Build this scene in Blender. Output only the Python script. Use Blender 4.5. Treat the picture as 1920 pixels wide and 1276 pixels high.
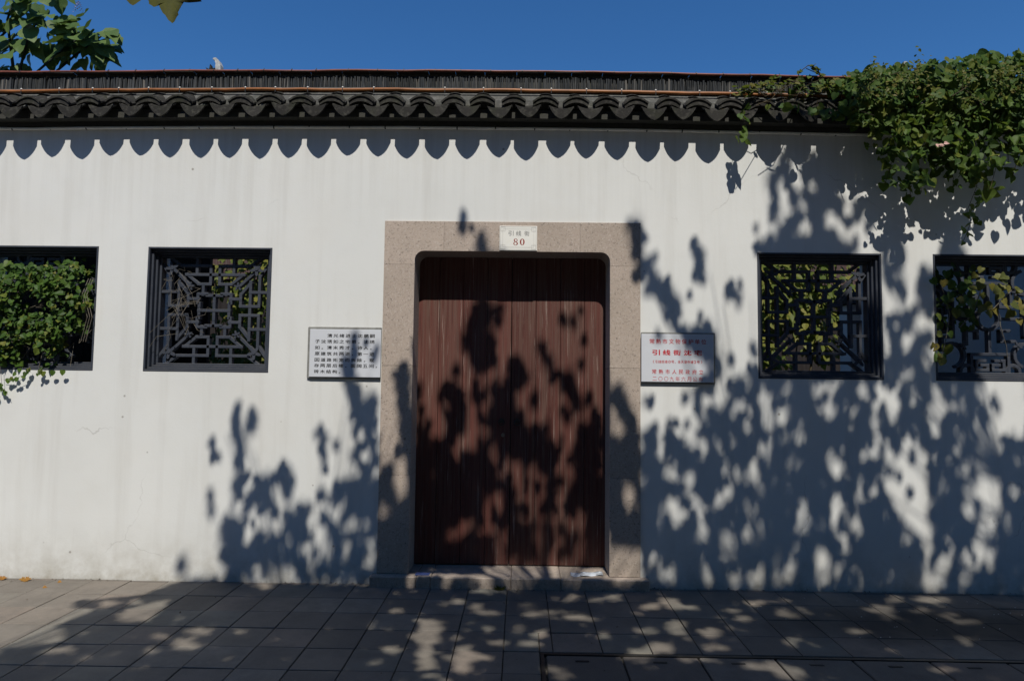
import bpy, bmesh, math, random
import numpy as np
from mathutils import Vector, Matrix, Euler

for o in list(bpy.data.objects): bpy.data.objects.remove(o)
scene = bpy.context.scene
COL = scene.collection

# ------------------------------------------------------------------ camera
cam_d = bpy.data.cameras.new('camera'); cam = bpy.data.objects.new('camera', cam_d); COL.objects.link(cam)
cam_d.sensor_width = 36.0; cam_d.lens = 36.0*1218.44/1920; cam_d.clip_start = 0.05; cam_d.clip_end = 1500
R = [[0.9998486167653134, 0.012613664965941199, 0.011984949253815571],
     [0.011187297115641898, 0.06151253459622769, -0.9980436125093903],
     [-0.013326212355200456, 0.9980266046271887, 0.06136210981207559]]
cam.matrix_world = Matrix(((R[0][0], -R[1][0], -R[2][0], 0.0),
                           (R[0][1], -R[1][1], -R[2][1], -5.27),
                           (R[0][2], -R[1][2], -R[2][2], 1.6266), (0, 0, 0, 1)))
scene.camera = cam

# ------------------------------------------------------------------ sky and sun
T_EL, A_AZ = 1.36, 0.079          # vertical and sideways run of the sun's rays per metre towards the wall
sun_vec = Vector((A_AZ, -1.0, T_EL)).normalized()
ELEV = math.asin(sun_vec.z)
world = bpy.data.worlds.new('World'); scene.world = world; world.use_nodes = True
wn = world.node_tree; wn.nodes.clear()
sky = wn.nodes.new('ShaderNodeTexSky'); sky.sky_type = 'NISHITA'; sky.sun_disc = False
sky.sun_elevation = ELEV; sky.sun_rotation = math.atan2(sun_vec.x, sun_vec.y)
sky.air_density = 1.0; sky.dust_density = 0.0; sky.ozone_density = 10.0
bg = wn.nodes.new('ShaderNodeBackground'); bg.inputs['Strength'].default_value = 0.11
wo = wn.nodes.new('ShaderNodeOutputWorld')
hsv = wn.nodes.new('ShaderNodeHueSaturation'); hsv.inputs['Saturation'].default_value = 1.13
wn.links.new(sky.outputs[0], hsv.inputs['Color']); wn.links.new(hsv.outputs[0], bg.inputs[0]); wn.links.new(bg.outputs[0], wo.inputs[0])
sun_d = bpy.data.lights.new('sun', 'SUN'); sun_d.energy = 4.4; sun_d.angle = math.radians(0.6); sun_d.color = (1.0, 0.95, 0.86)
sun = bpy.data.objects.new('sun', sun_d); COL.objects.link(sun); sun.location = (2, -12, 14)
sun.rotation_euler = sun_vec.to_track_quat('Z', 'Y').to_euler()
scene.view_settings.view_transform = 'Standard'; scene.view_settings.look = 'None'
scene.view_settings.exposure = 0.0; scene.view_settings.gamma = 1.0; scene.view_settings.use_curve_mapping = False
scene.cycles.max_bounces = 6; scene.cycles.diffuse_bounces = 3; scene.cycles.transmission_bounces = 4
scene.cycles.sample_clamp_indirect = 6

rng = random.Random(11); nrng = np.random.default_rng(7)
def U(a, b): return rng.uniform(a, b)

# ------------------------------------------------------------------ materials
class NT:
    def __init__(s, name):
        s.m = bpy.data.materials.new(name); s.m.use_nodes = True; s.t = s.m.node_tree; s.t.nodes.clear()
        s.out = s.n('ShaderNodeOutputMaterial')
    def n(s, typ, **kw):
        x = s.t.nodes.new(typ)
        for k, v in kw.items():
            if k.startswith('i_'): x.inputs[k[2:].replace('_', ' ')].default_value = v
            else: setattr(x, k, v)
        return x
    def l(s, a, b): s.t.links.new(a, b)
    def coord(s, scale=(1, 1, 1), obj=False, loc=(0, 0, 0)):
        if obj: src = s.n('ShaderNodeTexCoord').outputs['Object']
        else: src = s.n('ShaderNodeNewGeometry').outputs['Position']
        mp = s.n('ShaderNodeMapping'); mp.inputs['Scale'].default_value = scale; mp.inputs['Location'].default_value = loc
        s.l(src, mp.inputs['Vector']); return mp.outputs[0]
    def noise(s, vec, scale, detail=4, rough=.55, out='Fac'):
        x = s.n('ShaderNodeTexNoise'); x.inputs['Scale'].default_value = scale; x.inputs['Detail'].default_value = detail
        x.inputs['Roughness'].default_value = rough; s.l(vec, x.inputs['Vector']); return x.outputs[out]
    def ramp(s, fac, stops):
        r = s.n('ShaderNodeValToRGB'); e = r.color_ramp.elements
        while len(e) < len(stops): e.new(.5)
        for k, (p, c) in enumerate(stops):
            e[k].position = p; e[k].color = (c, c, c, 1) if not hasattr(c, '__len__') else (*c, 1)
        s.l(fac, r.inputs[0]); return r.outputs[0]
    def mix(s, fac, a, b, mode='MIX'):
        x = s.n('ShaderNodeMix', data_type='RGBA', blend_type=mode); x.clamp_factor = True
        for sock, v in ((x.inputs[0], fac), (x.inputs[6], a), (x.inputs[7], b)):
            if hasattr(v, 'links') or hasattr(v, 'is_linked'): s.l(v, sock)
            elif hasattr(v, '__len__'): sock.default_value = (*v, 1) if len(v) == 3 else v
            else: sock.default_value = v
        return x.outputs[2]
    def math(s, op, a, b=0.0):
        x = s.n('ShaderNodeMath', operation=op)
        for sock, v in ((x.inputs[0], a), (x.inputs[1], b)):
            if hasattr(v, 'is_linked'): s.l(v, sock)
            else: sock.default_value = v
        return x.outputs[0]
    def bsdf(s, color, rough=.7, spec=.3, bump=None, bstr=.3, bdist=.01, metal=0.0):
        p = s.n('ShaderNodeBsdfPrincipled')
        for key, v in (('Base Color', color), ('Roughness', rough), ('Metallic', metal)):
            if hasattr(v, 'is_linked'): s.l(v, p.inputs[key])
            elif hasattr(v, '__len__'): p.inputs[key].default_value = (*v, 1)
            else: p.inputs[key].default_value = v
        p.inputs['Specular IOR Level'].default_value = spec
        if bump is not None:
            b = s.n('ShaderNodeBump'); b.inputs['Strength'].default_value = bstr; b.inputs['Distance'].default_value = bdist
            s.l(bump, b.inputs['Height']); s.l(b.outputs[0], p.inputs['Normal'])
        s.l(p.outputs[0], s.out.inputs[0]); return s.m

def mat_plaster():
    a = NT('plaster'); p = a.coord()
    c = a.ramp(a.noise(p, .9, 5, .6), [(.3, (.665, .675, .66)), (.7, (.715, .72, .70))])
    c = a.mix(a.ramp(a.noise(p, 5, 4, .7), [(.5, 0), (.8, .12)]), c, (.52, .50, .46))
    c = a.mix(a.ramp(a.noise(a.coord(loc=(2, 0, 5)), .55, 4, .6), [(.5, 0), (.72, .30)]), c, (.62, .585, .52))
    z0 = a.n('ShaderNodeSeparateXYZ'); a.l(a.n('ShaderNodeNewGeometry').outputs['Position'], z0.inputs[0])
    drip = a.math('MULTIPLY', a.ramp(a.math('DIVIDE', z0.outputs[2], 4.0), [(.70, 0), (.92, .8)]), a.ramp(a.noise(a.coord((11, 1, .3), loc=(1, 0, 3)), 1.0, 4, .65), [(.46, 0), (.70, .34)]))
    c = a.mix(drip, c, (.40, .39, .36))      # runs below the eave
    st = a.noise(a.coord((7, 1, .45)), 1.0, 4, .6)                      # rain streaks
    c = a.mix(a.ramp(st, [(.50, 0), (.8, .32)]), c, (.46, .44, .40))
    z = a.n('ShaderNodeSeparateXYZ'); a.l(a.n('ShaderNodeNewGeometry').outputs['Position'], z.inputs[0])
    foot = a.math('MULTIPLY', a.ramp(a.math('DIVIDE', z.outputs[2], .5), [(0, 1), (.16, .62), (.6, .2), (1, 0)]), a.ramp(a.noise(p, 6, 5, .7), [(.3, .1), (.7, 1)]))
    c = a.mix(foot, c, (.36, .335, .28))                               # splashed dirt at the foot
    v = a.n('ShaderNodeTexVoronoi'); v.inputs['Scale'].default_value = 3.3; a.l(p, v.inputs['Vector'])
    c = a.mix(a.ramp(v.outputs['Distance'], [(.0, .85), (.028, .55), (.04, 0)]), c, (.22, .2, .17))   # flecks
    cr = a.n('ShaderNodeTexVoronoi', feature='DISTANCE_TO_EDGE'); cr.inputs['Scale'].default_value = .9
    wp = a.mix(.22, p, a.noise(p, 3.0, 4, .6, 'Color')); a.l(wp, cr.inputs['Vector'])
    c = a.mix(a.math('MULTIPLY', a.ramp(cr.outputs['Distance'], [(0, .4), (.003, 0)]), a.ramp(a.noise(p, .8, 2), [(.58, 0), (.66, 1)])), c, (.25, .23, .2))
    b = a.mix(.5, a.noise(p, 60, 4, .6), a.noise(p, 7, 3, .6))
    return a.bsdf(c, .92, .15, b, .22, .006)
def mat_granite(base=(.435, .36, .305)):
    a = NT('granite'); p = a.coord()
    o = a.n('ShaderNodeObjectInfo').outputs['Random']
    k = tuple(base)
    c = a.mix(o, tuple(x*.93 for x in k), tuple(x*1.05 for x in k))
    c = a.mix(a.ramp(a.noise(p, 58, 4, .75), [(.36, .7), (.47, 0)]), c, tuple(x*.62 for x in k))
    c = a.mix(a.ramp(a.noise(p, 66, 4, .75), [(.54, 0), (.66, .7)]), c, (.56, .50, .45))
    c = a.mix(a.ramp(a.noise(a.coord(loc=(3, 5, 1)), 48, 4, .75), [(.60, 0), (.66, .9)]), c, (.10, .09, .08))
    c = a.mix(a.ramp(a.noise(p, 3, 4, .6), [(.4, 0), (.75, .3)]), c, (.27, .23, .18))
    z = a.n('ShaderNodeSeparateXYZ'); a.l(a.n('ShaderNodeNewGeometry').outputs['Position'], z.inputs[0])
    c = a.mix(a.math('MULTIPLY', a.ramp(z.outputs[2], [(0, .55), (.12, .35), (.6, 0)]), a.ramp(a.noise(p, 9, 5, .7), [(.35, .1), (.65, 1)])), c, (.16, .14, .11))
    return a.bsdf(c, .75, .25, a.noise(p, 150, 3, .6), .25, .004)
def mat_wood(name, base, grey, worn=.5, streak=(.34, .27, .235)):
    a = NT(name); p = a.coord((42, 42, 1.1)); p2 = a.coord((110, 110, 2.2))
    o = a.n('ShaderNodeObjectInfo').outputs['Random']
    c = a.mix(o, tuple(x*.82 for x in base), tuple(x*1.15 for x in base))
    c = a.mix(a.ramp(a.noise(p, 1, 5, .6), [(.42, 0), (.62, worn)]), c, grey)
    c = a.mix(a.ramp(a.noise(a.coord((60, 60, 1.6), loc=(4, 2, 7)), 1, 6, .7), [(.60, 0), (.69, .8)]), c, streak)
    c = a.mix(a.ramp(a.noise(p2, 1, 4, .6), [(.35, .6), (.5, 0)]), c, tuple(x*.5 for x in base))
    return a.bsdf(c, .62, .25, a.noise(p2, 1, 4, .6), .35, .003)
def mat_tile(name, base, lich=(.16, .16, .14), amt=.5):
    a = NT(name); p = a.coord()
    o = a.n('ShaderNodeObjectInfo').outputs['Random']
    c = a.mix(o, tuple(x*.72 for x in base), tuple(x*1.25 for x in base))
    c = a.mix(a.ramp(a.noise(p, 26, 6, .7), [(.5, 0), (.72, amt)]), c, lich)
    c = a.mix(a.ramp(a.noise(p, 9, 4, .6), [(.5, 0), (.75, .5)]), c, (.035, .04, .02))
    return a.bsdf(c, .85, .2, a.noise(p, 70, 5, .65), .5, .006)
def mat_simple(name, c, rough=.6, spec=.3, var=.25, scale=20, metal=0.0, bstr=.2):
    a = NT(name); p = a.coord()
    col = a.mix(a.ramp(a.noise(p, scale, 5, .65), [(.3, 0), (.7, 1)]), tuple(x*(1-var) for x in c), tuple(min(1, x*(1+var)) for x in c))
    return a.bsdf(col, rough, spec, a.noise(p, scale*3, 3), bstr, .003, metal)
def mat_frame():
    a = NT('slate_blue_paint'); p = a.coord()
    c = a.ramp(a.noise(p, 6, 4, .6), [(.3, (.033, .040, .057)), (.7, (.056, .063, .080))])
    up = a.n('ShaderNodeSeparateXYZ'); a.l(a.n('ShaderNodeNewGeometry').outputs['Normal'], up.inputs[0])
    dust = a.math('MULTIPLY', a.ramp(up.outputs[2], [(.3, 0), (.9, .6)]), a.ramp(a.noise(p, 30, 4, .7), [(.3, .4), (.7, 1)]))
    c = a.mix(dust, c, (.17, .16, .14))
    c = a.mix(a.ramp(a.noise(p, 55, 5, .7), [(.60, 0), (.72, .5)]), c, (.13, .125, .12))
    return a.bsdf(c, .55, .3, a.noise(p, 90, 4), .25, .003)
def mat_paver(name='paving_stone', base=(.205, .182, .154)):
    a = NT(name); p = a.coord()
    o = a.n('ShaderNodeObjectInfo').outputs['Random']
    c = a.ramp(o, [(0, tuple(x*.70 for x in base)), (.35, tuple(x*.93 for x in base)), (.6, (base[0]*1.08, base[1]*1.0, base[2]*.97)), (.85, (base[0]*.84, base[1]*.92, base[2]*.93)), (1, tuple(x*1.18 for x in base))])
    c = a.mix(a.ramp(a.noise(p, 5, 6, .72), [(.42, 0), (.68, .7)]), c, tuple(x*.6 for x in base))
    c = a.mix(a.ramp(a.noise(p, 1.3, 4, .6), [(.5, 0), (.7, .4)]), c, (.13, .12, .10))
    c = a.mix(a.ramp(a.noise(p, 160, 3, .7), [(.55, 0), (.7, .3)]), c, (.34, .32, .30))
    d = a.n('ShaderNodeVectorMath', operation='LENGTH'); a.l(a.coord((.42, 1.5, 0), loc=(-1.30, 1.05, 0)), d.inputs[0])   # a wet, dirty patch
    wet = a.ramp(a.math('ADD', d.outputs['Value'], a.math('MULTIPLY', a.noise(p, 2.6, 5, .65), .55)), [(.55, .85), (1.1, 0)])
    c = a.mix(wet, c, (.035, .034, .032))
    c = a.mix(a.ramp(a.noise(a.coord(loc=(7, 1, 2)), 130, 3, .7), [(.60, 0), (.7, .5)]), c, (.08, .075, .07))
    rr = a.ramp(a.noise(p, 2.2, 4, .6), [(.4, .82), (.7, .6)])
    return a.bsdf(c, rr, .25, a.noise(p, 120, 4, .65), .3, .003)
def mat_leaf(name, stops, trans=.35, rough=.45, tcol=None):
    a = NT(name)
    g = a.n('ShaderNodeNewGeometry'); o = a.n('ShaderNodeObjectInfo')
    r = a.math('FRACT', a.math('ADD', g.outputs['Random Per Island'], o.outputs['Random']))
    c = a.ramp(r, stops)
    c = a.mix(a.ramp(a.noise(a.coord(), 90, 3, .6), [(.35, .35), (.6, 0)]), c, (.02, .03, .01))
    p = a.n('ShaderNodeBsdfPrincipled'); a.l(c, p.inputs['Base Color']); p.inputs['Roughness'].default_value = rough
    p.inputs['Specular IOR Level'].default_value = .2
    t = a.n('ShaderNodeBsdfTranslucent')
    tc = a.mix(.5, c, tcol or (.16, .22, .02)); a.l(tc, t.inputs[0])
    mx = a.n('ShaderNodeMixShader'); mx.inputs[0].default_value = trans
    a.l(p.outputs[0], mx.inputs[1]); a.l(t.outputs[0], mx.inputs[2]); a.l(mx.outputs[0], a.out.inputs[0])
    return a.m

M = {}
M['plaster'] = mat_plaster(); M['granite'] = mat_granite()
M['door'] = mat_wood('door_wood', (.112, .039, .031), (.135, .088, .07), .62)
M['board'] = mat_wood('brown_boards', (.075, .04, .033), (.10, .075, .065), .6, (.13, .11, .10))
M['dark_board'] = mat_wood('dark_boards', (.020, .014, .011), (.035, .03, .026), .5, (.045, .04, .035))
M['tile'] = mat_tile('roof_tile', (.026, .0245, .022), (.105, .10, .085), .65)
M['ridge_tile'] = mat_tile('ridge_tile', (.048, .052, .056), (.15, .145, .135), .45)
M['mortar'] = mat_tile('grey_mortar', (.10, .10, .092), (.25, .24, .22), .6)
M['black_brick'] = mat_tile('black_cornice', (.05, .05, .045), (.09, .085, .075), .3)
M['frame'] = mat_frame()
M['rod'] = mat_simple('rust_orange_rod', (.27, .10, .026), .45, .4, .3, 9)
M['top_rod'] = mat_simple('rust_red_rod', (.20, .065, .04), .45, .4, .3, 9)
M['tube'] = mat_simple('grey_tube', (.80, .79, .72), .5, .4, .12, 8)  # tone raised well past grey to stand in for reflected light
M['clip'] = mat_simple('white_clip', (.62, .60, .55), .5, .4, .1, 40)
M['black'] = mat_simple('black_plastic_and_shade', (.02, .02, .02), .6, .3, .2, 30)
M['paver'] = mat_paver(); M['slab'] = mat_paver('cover_slab_stone', (.17, .148, .128))
M['joint'] = mat_simple('joint_sand', (.10, .09, .076), .95, .1, .4, 60)
M['asphalt'] = mat_simple('pale_road', (.23, .21, .18), .9, .2, .2, 30)
M['kerb'] = mat_simple('kerb_stone', (.22, .21, .2), .8, .2, .2, 30)
M['soil'] = mat_simple('courtyard_soil', (.06, .05, .035), .95, .1, .4, 12)
M['marble'] = mat_simple('white_marble', (.60, .62, .66), .38, .45, .05, 2.2, 0, .02)
M['cement'] = mat_simple('grey_cement', (.22, .22, .205), .85, .2, .25, 25)
M['beige'] = mat_simple('beige_render', (.62, .54, .43), .9, .1, .08, 2)
M['ink'] = mat_simple('black_ink', (.018, .018, .02), .6, .2, .1, 40)
M['red'] = mat_simple('red_paint', (.50, .022, .035), .55, .3, .1, 40)
M['dark_red'] = mat_simple('dark_red_paint', (.26, .022, .012), .55, .3, .1, 40)
M['grey_ink'] = mat_simple('grey_engraving', (.24, .24, .235), .6, .3, .1, 40)
M['plate'] = mat_simple('silver_white_plate', (.78, .77, .72), .32, .5, .04, 3, 0, .02)
M['iron'] = mat_simple('dark_iron', (.03, .028, .026), .45, .5, .3, 40)
M['brass'] = mat_simple('dull_steel', (.16, .15, .15), .35, .5, .3, 40, .8)
M['bark'] = mat_simple('bark', (.11, .09, .07), .9, .1, .4, 14)
M['stem'] = mat_simple('vine_stem', (.07, .055, .03), .8, .2, .4, 30)
M['dry_stem'] = mat_simple('dry_stem', (.17, .15, .12), .85, .2, .3, 40)
M['green_stem'] = mat_simple('green_stem', (.035, .045, .03), .7, .2, .3, 30)
M['vine_leaf'] = mat_leaf('vine_leaf', [(0, (.034, .072, .013)), (.4, (.068, .13, .022)), (.75, (.105, .17, .03)), (1, (.17, .19, .032))], .35, .55)
M['vine_tip'] = mat_leaf('young_vine_leaf', [(0, (.07, .11, .018)), (.5, (.12, .14, .022)), (1, (.17, .14, .03))], .35, .5)
M['small_leaf'] = mat_leaf('small_ivy_leaf', [(0, (.03, .07, .012)), (.45, (.06, .125, .02)), (.85, (.10, .17, .026)), (1, (.19, .19, .035))], .3, .5)
M['yellow_leaf'] = mat_leaf('yellow_green_leaf', [(0, (.10, .12, .03)), (.5, (.17, .165, .035)), (1, (.23, .19, .045))], .35, .5, (.3, .28, .03))
M['tree_leaf'] = mat_leaf('broad_leaf', [(0, (.075, .135, .035)), (.6, (.115, .185, .055)), (1, (.15, .22, .06))], .28, .5, (.10, .15, .015))
M['plane_leaf'] = mat_leaf('plane_tree_leaf', [(0, (.05, .06, .012)), (.6, (.07, .075, .015)), (1, (.085, .06, .018))], .16, .5, (.16, .09, .005))
M['shrub_leaf'] = mat_leaf('courtyard_leaf', [(0, (.09, .13, .022)), (.5, (.16, .19, .035)), (1, (.27, .25, .055))], .4, .5)
M['fallen'] = mat_leaf('fallen_leaf_colour', [(0, (.30, .13, .025)), (1, (.36, .19, .035))], .15, .6, (.5, .3, .05))
M['litter'] = mat_simple('dry_litter', (.07, .05, .03), .9, .1, .5, 30)
M['grass'] = mat_leaf('grass_blade', [(0, (.08, .10, .025)), (1, (.15, .15, .04))], .2, .6)
M['flower'] = mat_simple('pale_blossom', (.48, .30, .26), .8, .2, .3, 60)
M['blue'] = mat_simple('blue_scrap', (.06, .09, .24), .5, .3, .15, 30)
M['pale'] = mat_simple('sky_sheen_plastic', (.50, .54, .60), .3, .5, .2, 12)  # pale blue carries the reflected sky in the plastic's colour
M['white_orn'] = mat_simple('white_stucco', (.40, .39, .36), .85, .2, .45, 9)

# ------------------------------------------------------------------ geometry helpers
class G:
    """collects faces and links them as one mesh object"""
    def __init__(s): s.v = []; s.f = []
    def add(s, v, f):
        n = len(s.v); s.v += [tuple(p) for p in v]; s.f += [tuple(i+n for i in q) for q in f]
    def box(s, x0, x1, y0, y1, z0, z1):
        s.add([(x0, y0, z0), (x1, y0, z0), (x1, y1, z0), (x0, y1, z0), (x0, y0, z1), (x1, y0, z1), (x1, y1, z1), (x0, y1, z1)],
              [(0, 3, 2, 1), (4, 5, 6, 7), (0, 1, 5, 4), (1, 2, 6, 5), (2, 3, 7, 6), (3, 0, 4, 7)])
    def cbox(s, x0, x1, y0, y1, z0, z1, c=.004):
        """box with all twelve edges chamfered"""
        bm = bmesh.new(); bmesh.ops.create_cube(bm, size=1)
        for p in bm.verts:
            p.co = ((x0+x1)/2+p.co.x*(x1-x0), (y0+y1)/2+p.co.y*(y1-y0), (z0+z1)/2+p.co.z*(z1-z0))
        bmesh.ops.bevel(bm, geom=bm.edges[:], offset=c, segments=1, affect='EDGES')
        bm.verts.index_update(); s.add([p.co for p in bm.verts], [[q.index for q in f.verts] for f in bm.faces]); bm.free()
    def prism_xz(s, pts, y0, y1):
        n = len(pts)
        s.add([(x, y0, z) for x, z in pts]+[(x, y1, z) for x, z in pts],
              [tuple(range(n)), tuple(range(2*n-1, n-1, -1))]+[(i, i+n, (i+1) % n+n, (i+1) % n) for i in range(n)])
    def prism_yz(s, pts, x0, x1):
        n = len(pts)
        s.add([(x0, y, z) for y, z in pts]+[(x1, y, z) for y, z in pts],
              [tuple(range(n)), tuple(range(2*n-1, n-1, -1))]+[(i, i+n, (i+1) % n+n, (i+1) % n) for i in range(n)])
    def tube(s, pts, r, n=8, cap=True):
        pts = [Vector(p) for p in pts]; rs = r if hasattr(r, '__len__') else [r]*len(pts); rings = []
        for i, p in enumerate(pts):
            d = (pts[min(i+1, len(pts)-1)]-pts[max(i-1, 0)]).normalized()
            a = d.orthogonal() if i == 0 else (prev-prev.project(d))
            a.normalize(); prev = a; b = d.cross(a)
            rings.append([p+(a*math.cos(t)+b*math.sin(t))*rs[i] for t in [2*math.pi*k/n for k in range(n)]])
        f = []
        for i in range(len(pts)-1):
            for k in range(n): f.append((i*n+k, i*n+(k+1) % n, (i+1)*n+(k+1) % n, (i+1)*n+k))
        if cap: f += [tuple(range(n-1, -1, -1)), tuple((len(pts)-1)*n+k for k in range(n))]
        s.add([q for g in rings for q in g], f)
    def strip(s, a, b):
        """quads between two equal long point rows"""
        n = len(a); s.add(list(a)+list(b), [(i, i+1, n+i+1, n+i) for i in range(n-1)])
    def shell(s, fn, us, vs, th):
        """thickened sheet fn(u,v)->(x,y,z); th moves it along z"""
        nu, nv = len(us), len(vs); top = [Vector(fn(u, v)) for v in vs for u in us]; bot = [p-Vector((0, 0, th)) for p in top]
        f = []; N = nu*nv
        for j in range(nv-1):
            for i in range(nu-1):
                q = (j*nu+i, j*nu+i+1, (j+1)*nu+i+1, (j+1)*nu+i); f += [q, tuple(k+N for k in q[::-1])]
        for i in range(nu-1):
            f.append((i+1, i, i+N, i+1+N)); k = (nv-1)*nu; f.append((k+i, k+i+1, k+i+1+N, k+i+N))
        for j in range(nv-1):
            f.append((j*nu, (j+1)*nu, (j+1)*nu+N, j*nu+N)); k = nu-1; f.append(((j+1)*nu+k, j*nu+k, j*nu+k+N, (j+1)*nu+k+N))
        s.add(top+bot, f)
    def mesh(s, name, mat=None, smooth=False):
        m = bpy.data.meshes.new(name); m.from_pydata(s.v, [], s.f); m.update()
        if mat: m.materials.append(mat)
        if smooth: m.polygons.foreach_set('use_smooth', [True]*len(m.polygons))
        return m
def link(name, me, parent=None, loc=(0, 0, 0), rot=None, scale=None):
    o = bpy.data.objects.new(name, me); COL.objects.link(o); o.location = loc
    if rot is not None: o.rotation_euler = rot
    if scale is not None: o.scale = scale
    if parent: o.parent = parent
    return o
def part(name, g, mat, parent=None, smooth=False, loc=(0, 0, 0)):
    return link(name, g.mesh(name, M[mat] if isinstance(mat, str) else mat, smooth), parent, loc)
def tag(o, label=None, cat=None, group=None, kind=None):
    for k, v in (('label', label), ('category', cat), ('group', group), ('kind', kind)):
        if v: o[k] = v
    return o
def thing(name, label, cat, group=None, loc=(0, 0, 0)):
    return tag(link(name, None, None, loc), label, cat, group)

# leaf outlines: x sideways, y from stalk to tip, z up; faces share the midrib
def leaf_template(kind):
    if kind == 'heart': half = [(0, 0), (.22, -.10), (.44, .02), (.50, .26), (.40, .55), (.20, .80), (0, 1.0)]
    elif kind == 'ovate': half = [(0, 0), (.24, .08), (.36, .32), (.32, .58), (.16, .82), (0, 1.0)]
    elif kind == 'broad': half = [(0, 0), (.25, -.08), (.47, .05), (.52, .30), (.44, .50), (.34, .58), (.20, .80), (0, 1.0)]
    elif kind == 'plane': half = [(0, 0), (.30, .02), (.30, .16), (.62, .22), (.44, .42), (.58, .66), (.27, .60), (.20, .80), (0, 1.05)]
    mid = [(0, y) for y in (0, .3, .65)]; tip = half[-1]
    n = len(half); rim = half[1:-1]
    V = [(0, half[0][1], 0), (0, .38, -.05), (0, tip[1], -.14)]
    F = []
    for sgn in (1, -1):
        base = len(V)
        for x, y in rim: V.append((sgn*x, y, .10*x*2-.16*y*y*.8))
        seq = [0]+[base+i for i in range(len(rim))]+[2]
        for i in range(len(seq)-1):
            t = (1, seq[i], seq[i+1]) if sgn == 1 else (1, seq[i+1], seq[i])
            F.append(t)
    return np.array(V), F
TPL = {k: leaf_template(k) for k in ('heart', 'ovate', 'broad', 'plane')}
def basis(y_dir, normal):
    y = Vector(y_dir).normalized(); z = Vector(normal); z = z-z.project(y)
    if z.length < 1e-4: z = y.orthogonal()
    z.normalize(); x = y.cross(z)
    return Matrix((x, y, z)).transposed()
def add_leaf(g, kind, pos, y_dir, normal, size, width=1.0):
    V, F = TPL[kind]; B = np.array(basis(y_dir, normal))
    P = (V*np.array([size*width, size, size]))@B.T+np.array(pos)
    g.add(P.tolist(), F)
def leaf_obj(name, me, parent, pos, y_dir, normal, size):
    o = bpy.data.objects.new(name, me); COL.objects.link(o); o.parent = parent
    m = basis(y_dir, normal).to_4x4(); m.translation = Vector(pos)
    o.matrix_basis = m@Matrix.Scale(size, 4); return o
def leaf_mesh(kind, mat, n):
    out = []
    for k in range(n):
        V, F = TPL[kind]; W = V*np.array([U(.85, 1.15), U(.9, 1.1), U(.4, 2.0)])
        W[:, 0] += .05*np.sin(W[:, 1]*4+k); W[:, 2] += .05*np.sin(W[:, 0]*9+k)
        g = G(); g.add(W.tolist(), F); out.append(g.mesh('leaf', M[mat], True))
    return out
def rvec(s): return Vector((rng.gauss(0, s), rng.gauss(0, s), rng.gauss(0, s)))
def inside(pt, poly):
    x, y = pt; r = False; n = len(poly)
    for i in range(n):
        (x1, y1), (x2, y2) = poly[i], poly[(i+1) % n]
        if (y1 > y) != (y2 > y) and x < x1+(y-y1)*(x2-x1)/(y2-y1): r = not r
    return r
def sample_poly(poly):
    xs = [p[0] for p in poly]; ys = [p[1] for p in poly]
    while True:
        p = (U(min(xs), max(xs)), U(min(ys), max(ys)))
        if inside(p, poly): return p

# ================================================================== THE SETTING
g = G(); g.box(-400, 400, -400, -8.0, -.35, -.13); tag(part('road', g, 'asphalt'), kind='structure')
g = G(); g.box(-400, 400, .36, 400, -.3, -.02); tag(part('courtyard_ground', g, 'soil'), kind='structure')
g = G()
for k in range(40): g.cbox(-20+k+.004, -19+k-.004, -8.0+.002, -7.86, -.3, -.002, .008)
tag(part('kerb', g, 'kerb'), kind='structure')
pave = G(); pave.box(-60, 60, -7.858, -.0, -.3, -.022)
pave = part('pavement', pave, 'joint'); tag(pave, kind='structure')

COL0, ROW0, TS = -2.183, .343, .30
TR_X, TR_G = .135, 1.24          # corner of the row of trench cover slabs
far = G()
def tile_rect(target, x0, x1, g0, g1, gap=.0029):
    zt = U(-.0035, .0005); a, b, c, d = x0+gap, x1-gap, -g1+gap, -g0-gap
    if b-a < .02 or d-c < .02: return None
    t1, t2 = U(-.0012, .0012), U(-.0012, .0012); ch = .003
    v = [(a, c, -.03), (b, c, -.03), (b, d, -.03), (a, d, -.03), (a, c, zt-ch+t1), (b, c, zt-ch+t2), (b, d, zt-ch-t1), (a, d, zt-ch-t2),
         (a+ch, c+ch, zt+t1), (b-ch, c+ch, zt+t2), (b-ch, d-ch, zt-t1), (a+ch, d-ch, zt-t2)]
    f = [(8, 9, 10, 11)]+[(i, (i+1) % 4, 4+(i+1) % 4, 4+i) for i in range(4)]+[(4+i, 4+(i+1) % 4, 8+(i+1) % 4, 8+i) for i in range(4)]
    if target is not None: target.add(v, f); return None
    q = G(); q.add(v, f); return part('paving_tile', q, 'paver', pave)
rows = [(.0, ROW0-TS if ROW0-TS > .02 else .043)]
r = ROW0-TS
rows = [(0.002, r)]+[(r+i*TS, r+(i+1)*TS) for i in range(25)]
for ri, (g0, g1) in enumerate(rows):
    for ci in range(-40, 50):
        x0 = COL0+ci*TS; x1 = x0+TS
        near = g1 < 1.9 and -4.75 < x0 < 4.6
        spans = [(x0, x1, g0, g1)]
        if x1 > TR_X and g1 > TR_G and g0 < TR_G+.64 and x0 < 5.2:
            spans = []
            if x0 < TR_X: spans.append((x0, TR_X, g0, g1))
            if g0 < TR_G: spans.append((max(x0, TR_X), x1, g0, TR_G))
            if g1 > TR_G+.64: spans.append((max(x0, TR_X), x1, TR_G+.64, g1))
        for s_ in spans:
            if g1-g0 < .06 and near:      # the cut course against the wall
                tile_rect(None, *s_)
            else: tile_rect(None if near else far, *s_)
tag(part('distant_paving', far, 'paver', pave), kind='stuff')
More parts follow.
